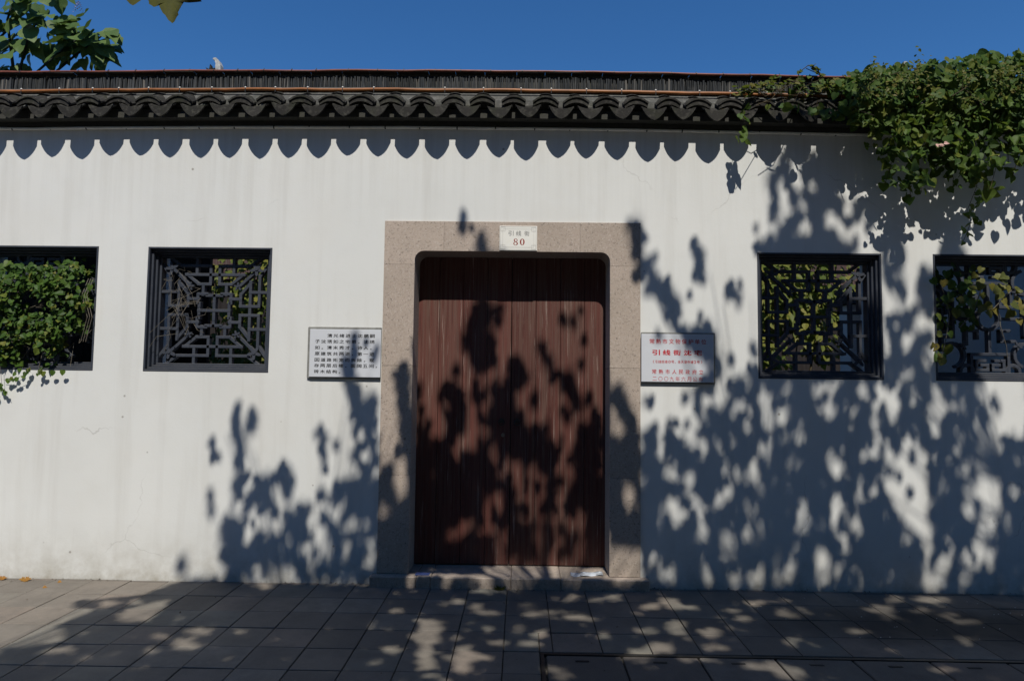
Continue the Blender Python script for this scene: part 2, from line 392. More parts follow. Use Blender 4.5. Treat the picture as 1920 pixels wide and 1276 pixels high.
# steel angle edge and stone slabs of the trench cover
q = G(); q.box(TR_X+.004, 5.3, -TR_G-.030, -TR_G-.006, -.03, -.004); q.box(TR_X+.004, TR_X+.026, -TR_G-.62, -TR_G-.032, -.03, -.004)
part('edge_strip', q, 'iron', pave)
x = TR_X+.035
for k in range(11):
    q = G(); q.cbox(x+.004, x+.447, -TR_G-.62, -TR_G-.042, -.04, U(-.006, -.003), .005)
    s_ = part('cover_slab', q, 'slab', pave)
    q = G()
    for yy in (-TR_G-.12, ): q.box(x+.17, x+.25, yy-.009, yy+.009, -.003, -.0015)
    part('lifting_slot_shade', q, 'black', s_)  # dark sheet laid on the slab in place of a shaded recess
    x += .4545

opp = thing('added_street_house', 'unseen long beige house added across the street to shape the ambient light', 'house')  # added unseen house that blocks sky light and bounces warm light
q = G(); q.box(-30, 30, -26, -17.0, -.2, 6.0); part('house_wall', q, 'beige', opp)
q = G(); q.prism_yz([(-16.2, 6.0), (-26.8, 6.0), (-26.8, 6.2), (-21.5, 8.2), (-16.2, 6.2)], -31, 31); part('roof', q, 'tile', opp)
for k in range(14):
    for zz in (1.0, 3.9):
        q = G(); q.box(-28+k*4.2, -26.2+k*4.2, -16.998, -16.96, zz, zz+1.9); part('window', q, 'black', opp)

# ================================================================== BOUNDARY WALL
WIN = [(-4.523, -3.493), (-3.081, -2.052), (1.919, 2.924), (3.339, 4.360)]
WZ0, WZ1 = 1.666, 2.692
GL, GR, GT = -1.126, .969, 2.923          # granite surround outline
OL, OR_, OT = -.874, .722, 2.677          # clear opening
WT = .34
wall = thing('garden_wall', 'long white plastered garden wall capped with dark clay tiles', 'wall')
xs = sorted([-8, 8, GL+.03, GR-.03]+[a for w in WIN for a in w]); zs = [0-.05, WZ0, WZ1, GT-.03, 3.716]
def hole(xa, xb, za, zb):
    xm, zm = (xa+xb)/2, (za+zb)/2
    return any(a < xm < b and WZ0 < zm < WZ1 for a, b in WIN) or (GL < xm < GR and zm < GT-.03)
q = G(); nx, nz = len(xs)-1, len(zs)-1
solid = [[not hole(xs[i], xs[i+1], zs[j], zs[j+1]) for j in range(nz)] for i in range(nx)]
for i in range(nx):
    for j in range(nz):
        if not solid[i][j]: continue
        a, b, c, d = xs[i], xs[i+1], zs[j], zs[j+1]
        q.add([(a, 0, c), (b, 0, c), (b, 0, d), (a, 0, d)], [(0, 1, 2, 3)]); q.add([(a, WT, c), (b, WT, c), (b, WT, d), (a, WT, d)], [(3, 2, 1, 0)])
        for di, dj, e in ((-1, 0, [(a, 0, c), (a, 0, d), (a, WT, d), (a, WT, c)]), (1, 0, [(b, 0, d), (b, 0, c), (b, WT, c), (b, WT, d)]),
                          (0, -1, [(b, 0, c), (a, 0, c), (a, WT, c), (b, WT, c)]), (0, 1, [(a, 0, d), (b, 0, d), (b, WT, d), (a, WT, d)])):
            ii, jj = i+di, j+dj
            if not (0 <= ii < nx and 0 <= jj < nz) or not solid[ii][jj]: q.add(e, [(0, 1, 2, 3)])
part('plaster_body', q, 'plaster', wall)
def BZ(x): return -.027*min(1.25, ((x+.8)/3.05)**2)      # the old coping sags towards both ends
def long_prism(q, pts, x0, x1, n=48):
    xs_ = [x0+(x1-x0)*k/n for k in range(n+1)]; m = len(pts)
    v = [(x, y, z+BZ(x)) for x in xs_ for y, z in pts]
    f = [tuple(range(m-1, -1, -1)), tuple(n*m+k for k in range(m))]
    for i in range(n): f += [(i*m+k, i*m+(k+1) % m, (i+1)*m+(k+1) % m, (i+1)*m+k) for k in range(m)]
    q.add(v, f)
# cornice courses of black brick
q = G(); long_prism(q, [(-.03, 3.7165), (.37, 3.7165), (.37, 3.7545), (-.03, 3.7545)], -8, 8); part('lower_cornice', q, 'black_brick', wall)
q = G(); long_prism(q, [(-.106, 3.755), (.45, 3.755), (.45, 3.83), (.17, 4.0), (-.104, 3.826)], -8, 8); part('upper_cornice', q, 'black_brick', wall)
q = G(); long_prism(q, [(-.070, 3.8505), (.17, 4.002), (.41, 3.8505), (.40, 3.90), (.29, 4.035), (.05, 4.035), (-.02, 3.975), (-.060, 3.925)], -8, 8)
part('mortar_bed', q, 'mortar', wall)

PITCH = .24737; X0 = -4.156; EY, EZ, SL = -.184, 3.805, .60
def pan_z(xx): return .024*(xx/.1)**2
def drip_mesh(seed):
    r = random.Random(seed); q = G()
    us = [-.101, -.07, -.035, 0, .035, .07, .101]
    q.shell(lambda u, v: (u, v, pan_z(u)+SL*v), us, [0, .12, .31], .013)
    sk = r.uniform(-.006, .006); dp = r.uniform(.94, 1.05)
    low = [(-.100, .024), (-.087, -.002), (-.070, -.028), (-.047, -.053), (-.023, -.070), (sk, -.080), (.023, -.071), (.047, -.054), (.070, -.029), (.087, -.002), (.100, .024)]
    low = [(x, z*dp) for x, z in low]
    up = [(x, pan_z(x)+.003) for x in (.098, .07, .035, 0, -.035, -.07, -.098)]
    tilt = r.uniform(.02, .10)
    pts = low+up; n = len(pts)
    q.add([(x, -.006+(-z)*-tilt-.004, z) for x, z in pts]+[(x, .010+(-z)*-tilt-.004, z) for x, z in pts],
          [tuple(range(n)), tuple(range(2*n-1, n-1, -1))]+[(i, i+n, (i+1) % n+n, (i+1) % n) for i in range(n)])
    # raised rim following the lower edge
    a = [(x*.93, -.0115+z*tilt-.0, z*.9+.004) for x, z in low]; b = [(x, -.0105+z*tilt, z) for x, z in low]
    return q.mesh('drip_tile', M['tile'])
def cover_mesh(seed):
    r = random.Random(seed); q = G()
    w = r.uniform(.094, .104); h = r.uniform(.040, .050); th = r.uniform(.046, .056); sk = r.uniform(-.004, .004)
    us = [-w, -w*.66, -w*.33, 0, w*.33, w*.66, w]
    zo = lambda u: .093-h*(u/w)**2
    q.shell(lambda u, v: (u, v+.012, zo(u)+SL*v), us, [0, .14], .014)
    q.shell(lambda u, v: (u*.95, v+.012, zo(u)+.011+SL*v), us, [.125, .27], .014)
    out = [(u, zo(u)) for u in us]; inn = [(u*.93+sk, zo(u)-th*(1-.25*(abs(u)/w)**2)) for u in reversed(us)]
    q.prism_xz(out+inn, -.010, .013)
    lip = [(u*1.03, zo(u)+.004) for u in us]+[(u*1.0, zo(u)-.011) for u in reversed(us)]
    q.prism_xz(lip, -.021, -.0105)
    return q.mesh('cover_tile', M['tile'])
DM = [drip_mesh(k) for k in range(7)]; CM = [cover_mesh(k) for k in range(7)]
for k in range(-15, 49):
    xc = X0+PITCH*k
    if not -7.9 < xc < 7.7: continue
    link('drip_tile', DM[k % 7 if k % 3 else (k*3+2) % 7], wall, (xc+U(-.010, .010), EY+U(-.010, .010), EZ+U(-.006, .006)+BZ(xc)), (U(-.03, .03), U(-.05, .05), U(-.04, .04)))
    link('cover_tile', CM[(k*5+1) % 7], wall, (xc+PITCH/2+U(-.008, .008), EY+.036+U(-.006, .006), EZ+.019+U(-.005, .005)+BZ(xc)), (U(-.02, .02), U(-.06, .06), U(-.03, .03)))
# back slope of the coping, seen only from inside: tiles joined
q = G()
for k in range(-15, 49):
    xc = X0+PITCH*k
    if -7.9 < xc < 7.7:
        q.shell(lambda u, v: (xc+PITCH/2+u, .535-v, EZ+.093-.045*(u/.1)**2+SL*v), [-.1, -.05, 0, .05, .1], [0, .26], .014)
tag(part('back_slope_tiles', q, 'tile', wall), kind='stuff')
# ridge: mortar fillet, tiles standing on edge, flat cap
q = G(); long_prism(q, [(.02, 4.036), (.32, 4.036), (.30, 4.072), (.045, 4.072)], -8, 8); part('ridge_fillet', q, 'mortar', wall)
q = G(); x = -7.95
while x < 7.95:
    w = U(.009, .016); t = U(-.02, .02); top = 4.184+U(-.014, .004)+BZ(x); y0 = .06+U(-.006, .006); lean = U(-.006, .006)
    q.add([(x, y0, 4.070+BZ(x)), (x+w, y0+t*.2, 4.070+BZ(x)), (x+w, .28, 4.070+BZ(x)), (x, .28, 4.070+BZ(x)), (x+lean, y0+.003, top), (x+w*.9+lean, y0+.003+t*.2, top), (x+w*.9+lean, .28, top), (x+lean, .28, top)],
          [(4, 5, 6, 7), (0, 1, 5, 4), (1, 2, 6, 5), (2, 3, 7, 6), (3, 0, 4, 7)])
    x += w+U(.0015, .006)
a = NT('ridge_slivers'); p_ = a.coord((1, 1, .25))
c_ = a.ramp(a.n('ShaderNodeNewGeometry').outputs['Random Per Island'], [(0, (.018, .02, .022)), (.55, (.036, .040, .045)), (.88, (.058, .062, .066)), (1, (.15, .14, .125))])
c_ = a.mix(a.ramp(a.noise(p_, 40, 5, .7), [(.5, 0), (.7, .5)]), c_, (.12, .115, .105))
c_ = a.mix(a.ramp(a.noise(a.coord(), 2.5, 3, .6), [(.45, 0), (.7, .55)]), c_, (.02, .022, .02))
M['slivers'] = a.bsdf(c_, .85, .2, a.noise(p_, 90, 4), .4, .004)
tag(part('ridge_tiles', q, 'slivers', wall), kind='stuff')
q = G(); long_prism(q, [(.082, 4.073), (.258, 4.073), (.258, 4.205), (.082, 4.205)], -8, 8); part('ridge_core', q, 'black_brick', wall)
q = G(); x = -8
while x < 8:
    w = U(.22, .27); q.cbox(x+.001, x+w-.001, .036+U(-.004, .004), .304, 4.206+BZ(x), 4.2135+U(-.001, .001)+BZ(x), .002); x += w
tag(part('ridge_cap', q, 'tile', wall), kind='stuff')

# rods and tube clipped along the coping
def wavy(y, z, x0, x1, step, az, ay, seed):
    r = random.Random(seed); out = []; x = x0
    while x < x1:
        out.append((x, y+r.uniform(-ay, ay), z+r.uniform(-az, az)+BZ(x))); x += step
    return out
rod = thing('orange_rod', 'thin rust orange rod held by white studs along the foot of the ridge', 'rod')
q = G(); q.tube(wavy(-.028, 4.021, -7.6, 7.6, .16, .0035, .002, 3), .0138, 8); part('rod_body', q, 'rod', rod, True)
PX = [-4.19, -3.87, -3.59, -3.37, -3.12, -2.86, -2.59, -2.31, -2.06, -1.79, -1.5, -1.24, -.65, -.33, -.02, .23, .52, .81, 1.09, 1.45, 1.70, 2.0, 2.3, 2.6, 3.0, 3.3]
cg = G(); bmx = bmesh.new(); bmesh.ops.create_uvsphere(bmx, u_segments=8, v_segments=6, radius=.0085)
bmx.verts.index_update(); cg.add([(v.co.x, v.co.y-.008, v.co.z+.014) for v in bmx.verts], [[v.index for v in f.verts] for f in bmx.faces]); bmx.free()
cm = cg.mesh('stud', M['clip'], True)
tg = G(); tg.box(-.003, .003, -.0135, .004, -.026, .011); tm = tg.mesh('clip_tie', M['black'])
for px_ in PX:
    s_ = link('stud', cm, rod, (px_, -.028, 4.021+BZ(px_))); link('clip_tie', tm, s_)
rod2 = thing('red_rod', 'thin dark rust red rod lying on top of the wall ridge', 'rod')
q = G(); q.tube(wavy(.040, 4.2165, -7.6, 7.6, .2, .0035, .003, 5), .0095, 8); part('rod_body', q, 'top_rod', rod2, True)
jg = G(); jg.tube([(-.004, 0, 0), (.004, 0, 0)], .0125, 8); jg.box(-.002, .002, -.002, .002, .01, .019); jm = jg.mesh('joint', M['iron'])
x = -7.4
while x < 7.4: link('joint', jm, rod2, (x, .040, 4.2165+BZ(x))); x += U(.2, .28)
tb = thing('grey_tube', 'grey tube, paled to imitate reflected light, running under the black eave of the wall', 'tube')
q = G(); q.tube(wavy(-.018, 3.7025, -7.6, 7.6, .35, .0015, .001, 8), .0128, 8); part('tube_body', q, 'tube', tb, True)
jg = G(); jg.tube([(-.005, 0, 0), (.005, 0, 0)], .013, 8); jm2 = jg.mesh('joint', M['black'])
x = -7.3
while x < 7.4: link('joint', jm2, tb, (x, -.018, 3.7025+BZ(x))); x += U(.28, .34)

# ================================================================== GRANITE DOORWAY
dw = thing('granite_doorway', 'pinkish granite door surround with rounded upper corners and stone sill', 'doorway')
FY, BY = -.012, .31; RC = .075
def block(name, pts):
    q = G(); q.prism_xz(pts, FY+U(-.0008, .0008), BY); o = part(name, q, 'granite', dw)
    bv = o.modifiers.new('bevel', 'BEVEL'); bv.width = .0012; bv.segments = 1; bv.limit_method = 'ANGLE'; return o
JZ = 2.565; jg_ = .0004
# rounded corner blocks are the ends of the lintel
arcL = [(OL+RC-RC*math.sin(t), OT-RC+RC*math.cos(t)) for t in [math.pi/2*k/8 for k in range(9)]]   # from top to side
arcR = [(OR_-RC+RC*math.sin(t), OT-RC+RC*math.cos(t)) for t in [math.pi/2*k/8 for k in range(9)]]
LX1, LX2 = -.638, .477
lint_l = [(GL, JZ), (OL, JZ)]+list(reversed(arcL))+[(LX1-jg_, OT), (LX1-jg_, GT), (GL, GT)]
lint_r = [(LX2+jg_, OT)]+arcR+[(OR_, JZ), (GR, JZ), (GR, GT), (LX2+jg_, GT)]
block('lintel_block', lint_l); block('lintel_block', lint_r)
LXM = -.165
block('lintel_block', [(LX1+jg_, OT), (LXM-jg_, OT), (LXM-jg_, GT), (LX1+jg_, GT)]); block('lintel_block', [(LXM+jg_, OT), (LX2-jg_, OT), (LX2-jg_, GT), (LXM+jg_, GT)])
zc = [.085, .86, 1.735, JZ]
for xa, xb in ((GL, OL), (OR_, GR)):
    for i in range(3): block('jamb_block', [(xa, zc[i]+.001), (xb, zc[i]+.001), (xb, zc[i+1]-.001), (xa, zc[i+1]-.001)])
sx = [-1.168, -.80, -.685, -.055, .335, 1.028]
for i in range(5):
    q = G(); q.cbox(sx[i]+.001, sx[i+1]-.001, -.088+U(-.002, .002), .40, -.03, .083+U(-.001, .001), .006); part('sill_block', q, 'granite', dw)

# door leaves
DY = .262
def door(x0, x1, label, handed):
    d = thing('wooden_door', label, 'door', 'pair of wooden door leaves'); n = 4; w = (x1-x0)/n
    for i in range(n):
        q = G(); q.cbox(x0+i*w+.0012, x0+(i+1)*w-.0012, DY+U(-.001, .001), DY+.05, .092, 2.80, .003); part('plank', q, 'door', d)
    q = G(); q.box(x0+.01, x1-.01, DY+.052, DY+.075, .10, 2.79); part('backing', q, 'door', d)
    return d
MID = -.078
dl = door(OL-.03, MID-.002, 'left leaf of the weathered reddish brown wooden double door', 1)
dr = door(MID+.002, OR_+.03, 'right leaf of the weathered reddish brown wooden double door', -1)
for d, hx in ((dl, -.156), (dr, -.022)):
    q = G(); q.tube([(hx, DY-.001, 1.285), (hx, DY-.010, 1.285)], .021, 14); pl = part('handle_plate', q, 'iron', d)
    ring = [(hx+.024*math.sin(t), DY-.017-.003*math.sin(t*.5), 1.275-.024-.024*math.cos(t)+.022) for t in [2*math.pi*k/16 for k in range(17)]]
    q = G(); q.tube(ring, .004, 6, False); part('pull_ring', q, 'iron', pl)
q = G(); q.tube([(-.141, DY-.001, 1.166), (-.141, DY-.008, 1.166)], .016, 14); q.tube([(-.141, DY-.008, 1.166), (-.141, DY-.012, 1.166)], .009, 12)
part('lock_cylinder', q, 'brass', dl)
q = G(); q.box(OL-.1, OR_+.1, .345, .36, .09, 2.85); part('door_backing', q, 'dark_board', dw)

# ================================================================== LATTICE WINDOWS
def bar(q, a, b, w, y0, y1):
    a = Vector((a[0], a[1])); b = Vector((b[0], b[1])); d = (b-a).normalized(); n = Vector((-d.y, d.x))*w/2; e = d*w*.5
    c = [a-e+n, a-e-n, b+e-n, b+e+n]; q.prism_xz([(p.x, p.y) for p in reversed(c)], y0, y1)
def flower(q, c, r, y0, y1, petals=5, ph=0.0):
    pts = []; n = petals*6
    for k in range(n):
        t = 2*math.pi*k/n+ph; rr = r*(.66+.34*math.cos(petals*(t-ph)))
        pts.append((c[0]+rr*math.cos(t), c[1]+rr*math.sin(t)))
    q.prism_xz(list(reversed(pts))[::-1], y0, y1)
    q.tube([(c[0], y0+.001, c[1]), (c[0], y0-.006, c[1])], r*.22, 8)
def window(x0, x1, label, design):
    w = thing('lattice_window', label, 'window', 'lattice windows in the white wall')
    zx0, zx1 = WZ0, WZ1
    steps = [(0, .016, -.004, .200), (.016, .034, .026, .190), (.034, .052, .058, .180), (.052, .070, .088, .165)]
    for a, b, ya, yb in steps:
        q = G(); e = .0008
        q.box(x0+a+e, x1-a-e, ya, yb, zx0+a+e, zx0+b); q.box(x0+a+e, x1-a-e, ya, yb, zx1-b, zx1-a-e)
        q.box(x0+a+e, x0+b, ya, yb, zx0+b, zx1-b); q.box(x1-b, x1-a-e, ya, yb, zx0+b, zx1-b)
        o = part('frame', q, 'frame', w); bv = o.modifiers.new('bevel', 'BEVEL'); bv.width = .003; bv.segments = 1; bv.limit_method = 'ANGLE'
    cx, cz = (x0+x1)/2, (zx0+zx1)/2; h = (zx1-zx0)/2-.070
    P = lambda u, v: (cx+u*h, cz+v*h)
    q = G(); bw = .0245; Y = {'h': (.100, .146), 'v': (.1015, .1475), 'd': (.1030, .149)}
    def L(a, b):
        k = 'h' if abs(a[1]-b[1]) < 1e-6 else ('v' if abs(a[0]-b[0]) < 1e-6 else 'd')
        bar(q, P(*a), P(*b), bw, *Y[k])
    fl = []
    if design == 'square':
        for sx_ in (1, -1):
            for sz in (1, -1):
                for sw in (0, 1):
                    def m(u, v): return (sx_*u, sz*v) if not sw else (sx_*v, sz*u)
                    for a, b in (((.085, .5), (.085, .85)), ((.085, .5), (.31, .5)), ((.31, .5), (.53, .68)), ((.085, .85), (.66, .85)), ((.085, .68), (.55, .68)),
                                 ((.35, .68), (.35, 1.0)), ((.22, .30), (.22, .5)), ((.68, .87), (.86, 1.0)), ((0, .285), (.14, .285)), ((.14, .315), (.30, .315))):
                        L(m(*a), m(*b))
                L((sx_*.45, sz*.45), (sx_*.80, sz*.78)); fl += [(sx_*.80, sz*.79, .062), (sx_*.455, sz*.455, .038)]
        L((-.085, .68), (.085, .68)); L((-.085, -.68), (.085, -.68)); L((.68, -.085), (.68, .085)); L((-.68, -.085), (-.68, .085))
        L((-.29, 0), (.29, 0)); L((0, -.29), (0, .29))
    else:
        def arc(c, r, t0, t1, n=14):
            pts = [(c[0]+r*math.cos(t0+(t1-t0)*k/n), c[1]+r*math.sin(t0+(t1-t0)*k/n)) for k in range(n+1)]
            for k in range(n):
                bar(q, P(*pts[k]), P(*pts[k+1]), bw, .1035+.0002*(k % 2), .1495+.0002*(k % 2))
        arc((0, 0), .20, 0, 2*math.pi, 20)
        for rot in range(4):
            c_, s_ = (1, 0, -1, 0)[rot], (0, 1, 0, -1)[rot]
            def m(u, v): return (u*c_-v*s_, u*s_+v*c_)
            for a, b in (((0, -.2), (0, -.66)), ((-.34, -.66), (.34, -.66)), ((-.34, -.66), (-.34, -1)), ((.34, -.66), (.34, -1)),
                         ((-.25, -.95), (-.05, -.95)), ((-.25, -.95), (-.25, -.78)), ((-.25, -.78), (-.10, -.78)), ((-.05, -.95), (-.05, -.86)), ((-.05, -.86), (-.16, -.86)),
                         ((.25, -.95), (.05, -.95)), ((.25, -.95), (.25, -.78)), ((.25, -.78), (.10, -.78)), ((.05, -.95), (.05, -.86)), ((.05, -.86), (.16, -.86)),
                         ((.22, -.42), (.46, -.42)), ((.22, -.42), (.22, -.22)), ((.22, -.22), (.36, -.22))):
                L(m(*a), m(*b))
            c0 = m(.68, -.68); arc(c0, .22, math.pi*(.5*rot+.1), math.pi*(.5*rot+1.35))
            c1 = m(.98, -.42); arc(c1, .12, math.pi*(.5*rot+.5), math.pi*(.5*rot+1.5), 8)
            c2 = m(.42, -.98); arc(c2, .0001+.12, math.pi*(.5*rot), math.pi*(.5*rot+1), 8)
            fl.append((*m(.50, -.50), .040))
    o = part('lattice', q, 'frame', w); bv = o.modifiers.new('bevel', 'BEVEL'); bv.width = .002; bv.segments = 1; bv.limit_method = 'ANGLE'
    for u, v, r_ in fl:
        q = G(); flower(q, P(u, v), r_*1.0, .088, .100, 5, U(0, 1)); part('flower', q, 'frame', w)
    return w
window(*WIN[0], 'dark lattice window mostly buried under small green ivy leaves', 'round')
window(*WIN[1], 'sunlit dark lattice window of square fretwork with dry stems', 'square')
window(*WIN[2], 'shaded dark lattice window of square fretwork with bright foliage behind', 'square')
window(*WIN[3], 'dark lattice window with yellowish heart shaped leaves growing through it', 'round')

# ================================================================== PLAQUES AND HOUSE NUMBER
def text(body, cx, cz, y, size, sx_, mat, parent, spacing=1.0, bold=0.0, width=None, align='CENTER'):
    cu = bpy.data.curves.new('lettering', 'FONT'); cu.body = body; cu.size = 1.0; cu.align_x = 'LEFT'; cu.align_y = 'BOTTOM'
    cu.space_character = spacing; cu.offset = bold; cu.resolution_u = 2
    tmp = bpy.data.objects.new('tmp', cu); COL.objects.link(tmp); bpy.context.view_layer.update()
    me = bpy.data.meshes.new_from_object(tmp.evaluated_get(bpy.context.evaluated_depsgraph_get()))
    bpy.data.objects.remove(tmp); bpy.data.curves.remove(cu)
    n = len(me.vertices); co = np.empty(n*3); me.vertices.foreach_get('co', co); co = co.reshape(-1, 3)
    if n == 0: return None
    x0, x1 = co[:, 0].min(), co[:, 0].max(); z0, z1 = co[:, 1].min(), co[:, 1].max()
    kx = size*sx_ if width is None else width/(x1-x0)
    X = (co[:, 0]-(x0+x1)/2)*kx+cx; Z = (co[:, 1]-(z0+z1)/2)*size+cz
    if align == 'LEFT': X += (x1-x0)*kx/2
    out = np.stack([X, np.full(n, y), Z], 1); me.vertices.foreach_set('co', out.ravel()); me.update()
    me.materials.clear(); me.materials.append(M[mat]); me.name = 'lettering'
    o = link('lettering', me, parent); return o
def chars(line, xs_, zc_, y, wid, hei, mat, parent, bold):
    """one line of Chinese text as one mesh: each character set at its own place"""
    for ch, x in zip(line, xs_):
        q = G()
        if ch == ' ': continue
        o = text(ch, 0, 0, 0, 1, 1, mat, None)
        if o is None: continue
        me = o.data; co = [tuple(v.co) for v in me.vertices]
        zx = [c[2] for c in co]; xx = [c[0] for c in co]; h_ = max(zx)-min(zx); w_ = max(xx)-min(xx)
        small = ch in '，。、'
        lone = ch in '一二'
        kx = wid/max(w_, .55) if not small else .30*wid/max(w_, .05)
        kz = hei/max(h_, .75) if not small else .30*hei/max(h_, .05)
        if lone: kx, kz = wid/w_, hei/.85
        dz = -.35*hei if small else 0; dx = -.25*wid if small else 0
        for n_, (bx, bz) in enumerate(((0, 0), (1, .6), (-1, -.6), (1, -.6), (-1, .6)) if bold else ((0, 0),)):
            q.add([(x+dx+(c[0]+bx*bold)*kx, y-.00004*n_, zc_+dz+(c[2]+bz*bold)*kz) for c in co], [tuple(f.vertices) for f in me.polygons])
        bpy.data.objects.remove(o); bpy.data.meshes.remove(me)
        part('character', q, mat, parent)
PXM = .004325
def plaque(label, x0, x1, z0, z1, edge):
    p = thing('stone_plaque', label, 'plaque')
    q = G(); q.cbox(x0-edge[0], x1+edge[1], -.019, .004, z0-edge[2], z1+edge[3], .006)
    o = part('slab', q, 'cement', p)
    q = G(); q.cbox(x0, x1, -.0295, -.0195, z0, z1, .002); part('marble_face', q, 'marble', p)
    return p
pl = plaque('white marble plaque with black Chinese text left of the doorway', -1.710, -1.131, 1.637, 2.023, (.021, -.001, .014, .021))
lx = lambda c: -1.731+(c/12.507-4.5)*PXM; rows_z = [1.972, 1.924, 1.875, 1.825, 1.775, 1.729, 1.681]
lines = ['  清光绪进士沈鹏嗣', '子沈琇如之宅第。沈琇', '如，清末秀才，诗人。', '原建筑共两进，第一进', '因道路拓宽而拆除，现', '存两层后楼，面阔五间，', '砖木结构。']
for i, ln in enumerate(lines):
    chars(ln, [-1.647+k*.0494-(.002 if i > 4 else 0) for k in range(len(ln))], rows_z[i], -.0302, .038, .028, 'ink', pl, .016)
pr = plaque('white marble plaque with red Chinese text right of the doorway', .973, 1.553, 1.629, 2.014, (-.001, .016, .014, .016))
def cx_(c): return .973+(c/12.51-2.6)*PXM
def cz_(c): return 2.034-(c/12.51)*PXM+.001
chars('常熟市文物保护单位', [cx_(280+150*k) for k in range(9)], cz_(232), -.0302, .039, .039, 'red', pr, .010)
chars('引线街沈宅', [cx_(375+243*k) for k in range(5)], cz_(490), -.0302, .058, .042, 'red', pr, .03)
chars('（引线街80号，含天凝寺塘2号）', [cx_(315+74.0*k) for k in range(17)], cz_(705), -.0302, .0225, .024, 'red', pr, .008)
chars('常熟市人民政府立', [cx_(330+155*k) for k in range(8)], cz_(935), -.0302, .034, .036, 'red', pr, .010)
chars('二〇〇九年六月公布', [cx_(340+133*k) for k in range(9)], cz_(1100), -.0302, .034, .036, 'red', pr, 0)

hp = thing('house_number_plate', 'small silver house number plate reading 80 above the door', 'number plate')
nx0, nx1, nz0, nz1 = -.182, .125, 2.684, 2.887; ny = -.0225
q = G(); q.cbox(nx0, nx1, ny, -.0135, nz0, nz1, .002); part('plate', q, 'plate', hp)
q = G(); yl = (ny-.0007, ny-.0001); t = .0011
def rect(a, b, c, d):
    q.box(a, b, *yl, c, c+t); q.box(a, b, *yl, d-t, d); q.box(a, a+t, *yl, c+t, d-t); q.box(b-t, b, *yl, c+t, d-t)
rect(nx0+.008, nx1-.008, nz0+.008, nz1-.008); rect(nx0+.026, nx1-.026, nz0+.026, nz1-.026)
for sx_ in (0, 1):
    for sz in (0, 1):
        xa = nx0+.0105 if not sx_ else nx1-.0105-.036; za = nz0+.0105 if not sz else nz1-.0105-.034
        yl = (ny-.0010, ny-.0002); rect(xa, xa+.036, za, za+.034)
part('border_lines', q, 'grey_ink', hp)
chars('引线街', [-.089, -.026, .041], 2.826, ny-.0006, .041, .041, 'grey_ink', hp, .008)
def ringpts(cx, cz, a, b, n=28): return [(cx+a*math.cos(2*math.pi*k/n), cz+b*math.sin(2*math.pi*k/n)) for k in range(n)]
def ring(q, o, i, y):
    n = len(o); q.add([(x, y, z) for x, z in o]+[(x, y, z) for x, z in i], [(k, (k+1) % n, n+(k+1) % n, n+k) for k in range(n)])
q = G(); ring(q, ringpts(.004, 2.755, .0195, .027), ringpts(.004, 2.755, .0080, .0240), ny-.0006); part('digit', q, 'dark_red', hp)     # 0
ex, zc0 = -.050, 2.755; q = G(); y8 = ny-.0006                                                                                # 8
ring(q, ringpts(ex, zc0+.0135, .0155, .0135), ringpts(ex+.001, zc0+.0135, .0080, .0108), y8); ring(q, ringpts(ex, zc0-.0130, .0185, .0145), ringpts(ex-.001, zc0-.0130, .0100, .0116), y8-.0002)
q.prism_xz([(ex-.0155, zc0+.016), (ex-.0115, zc0+.007), (ex+.0165, zc0-.012), (ex+.0135, zc0-.004), (ex-.004, zc0+.007)], y8-.0004, y8-.0003)
tag(part('digit', q, 'dark_red', hp))

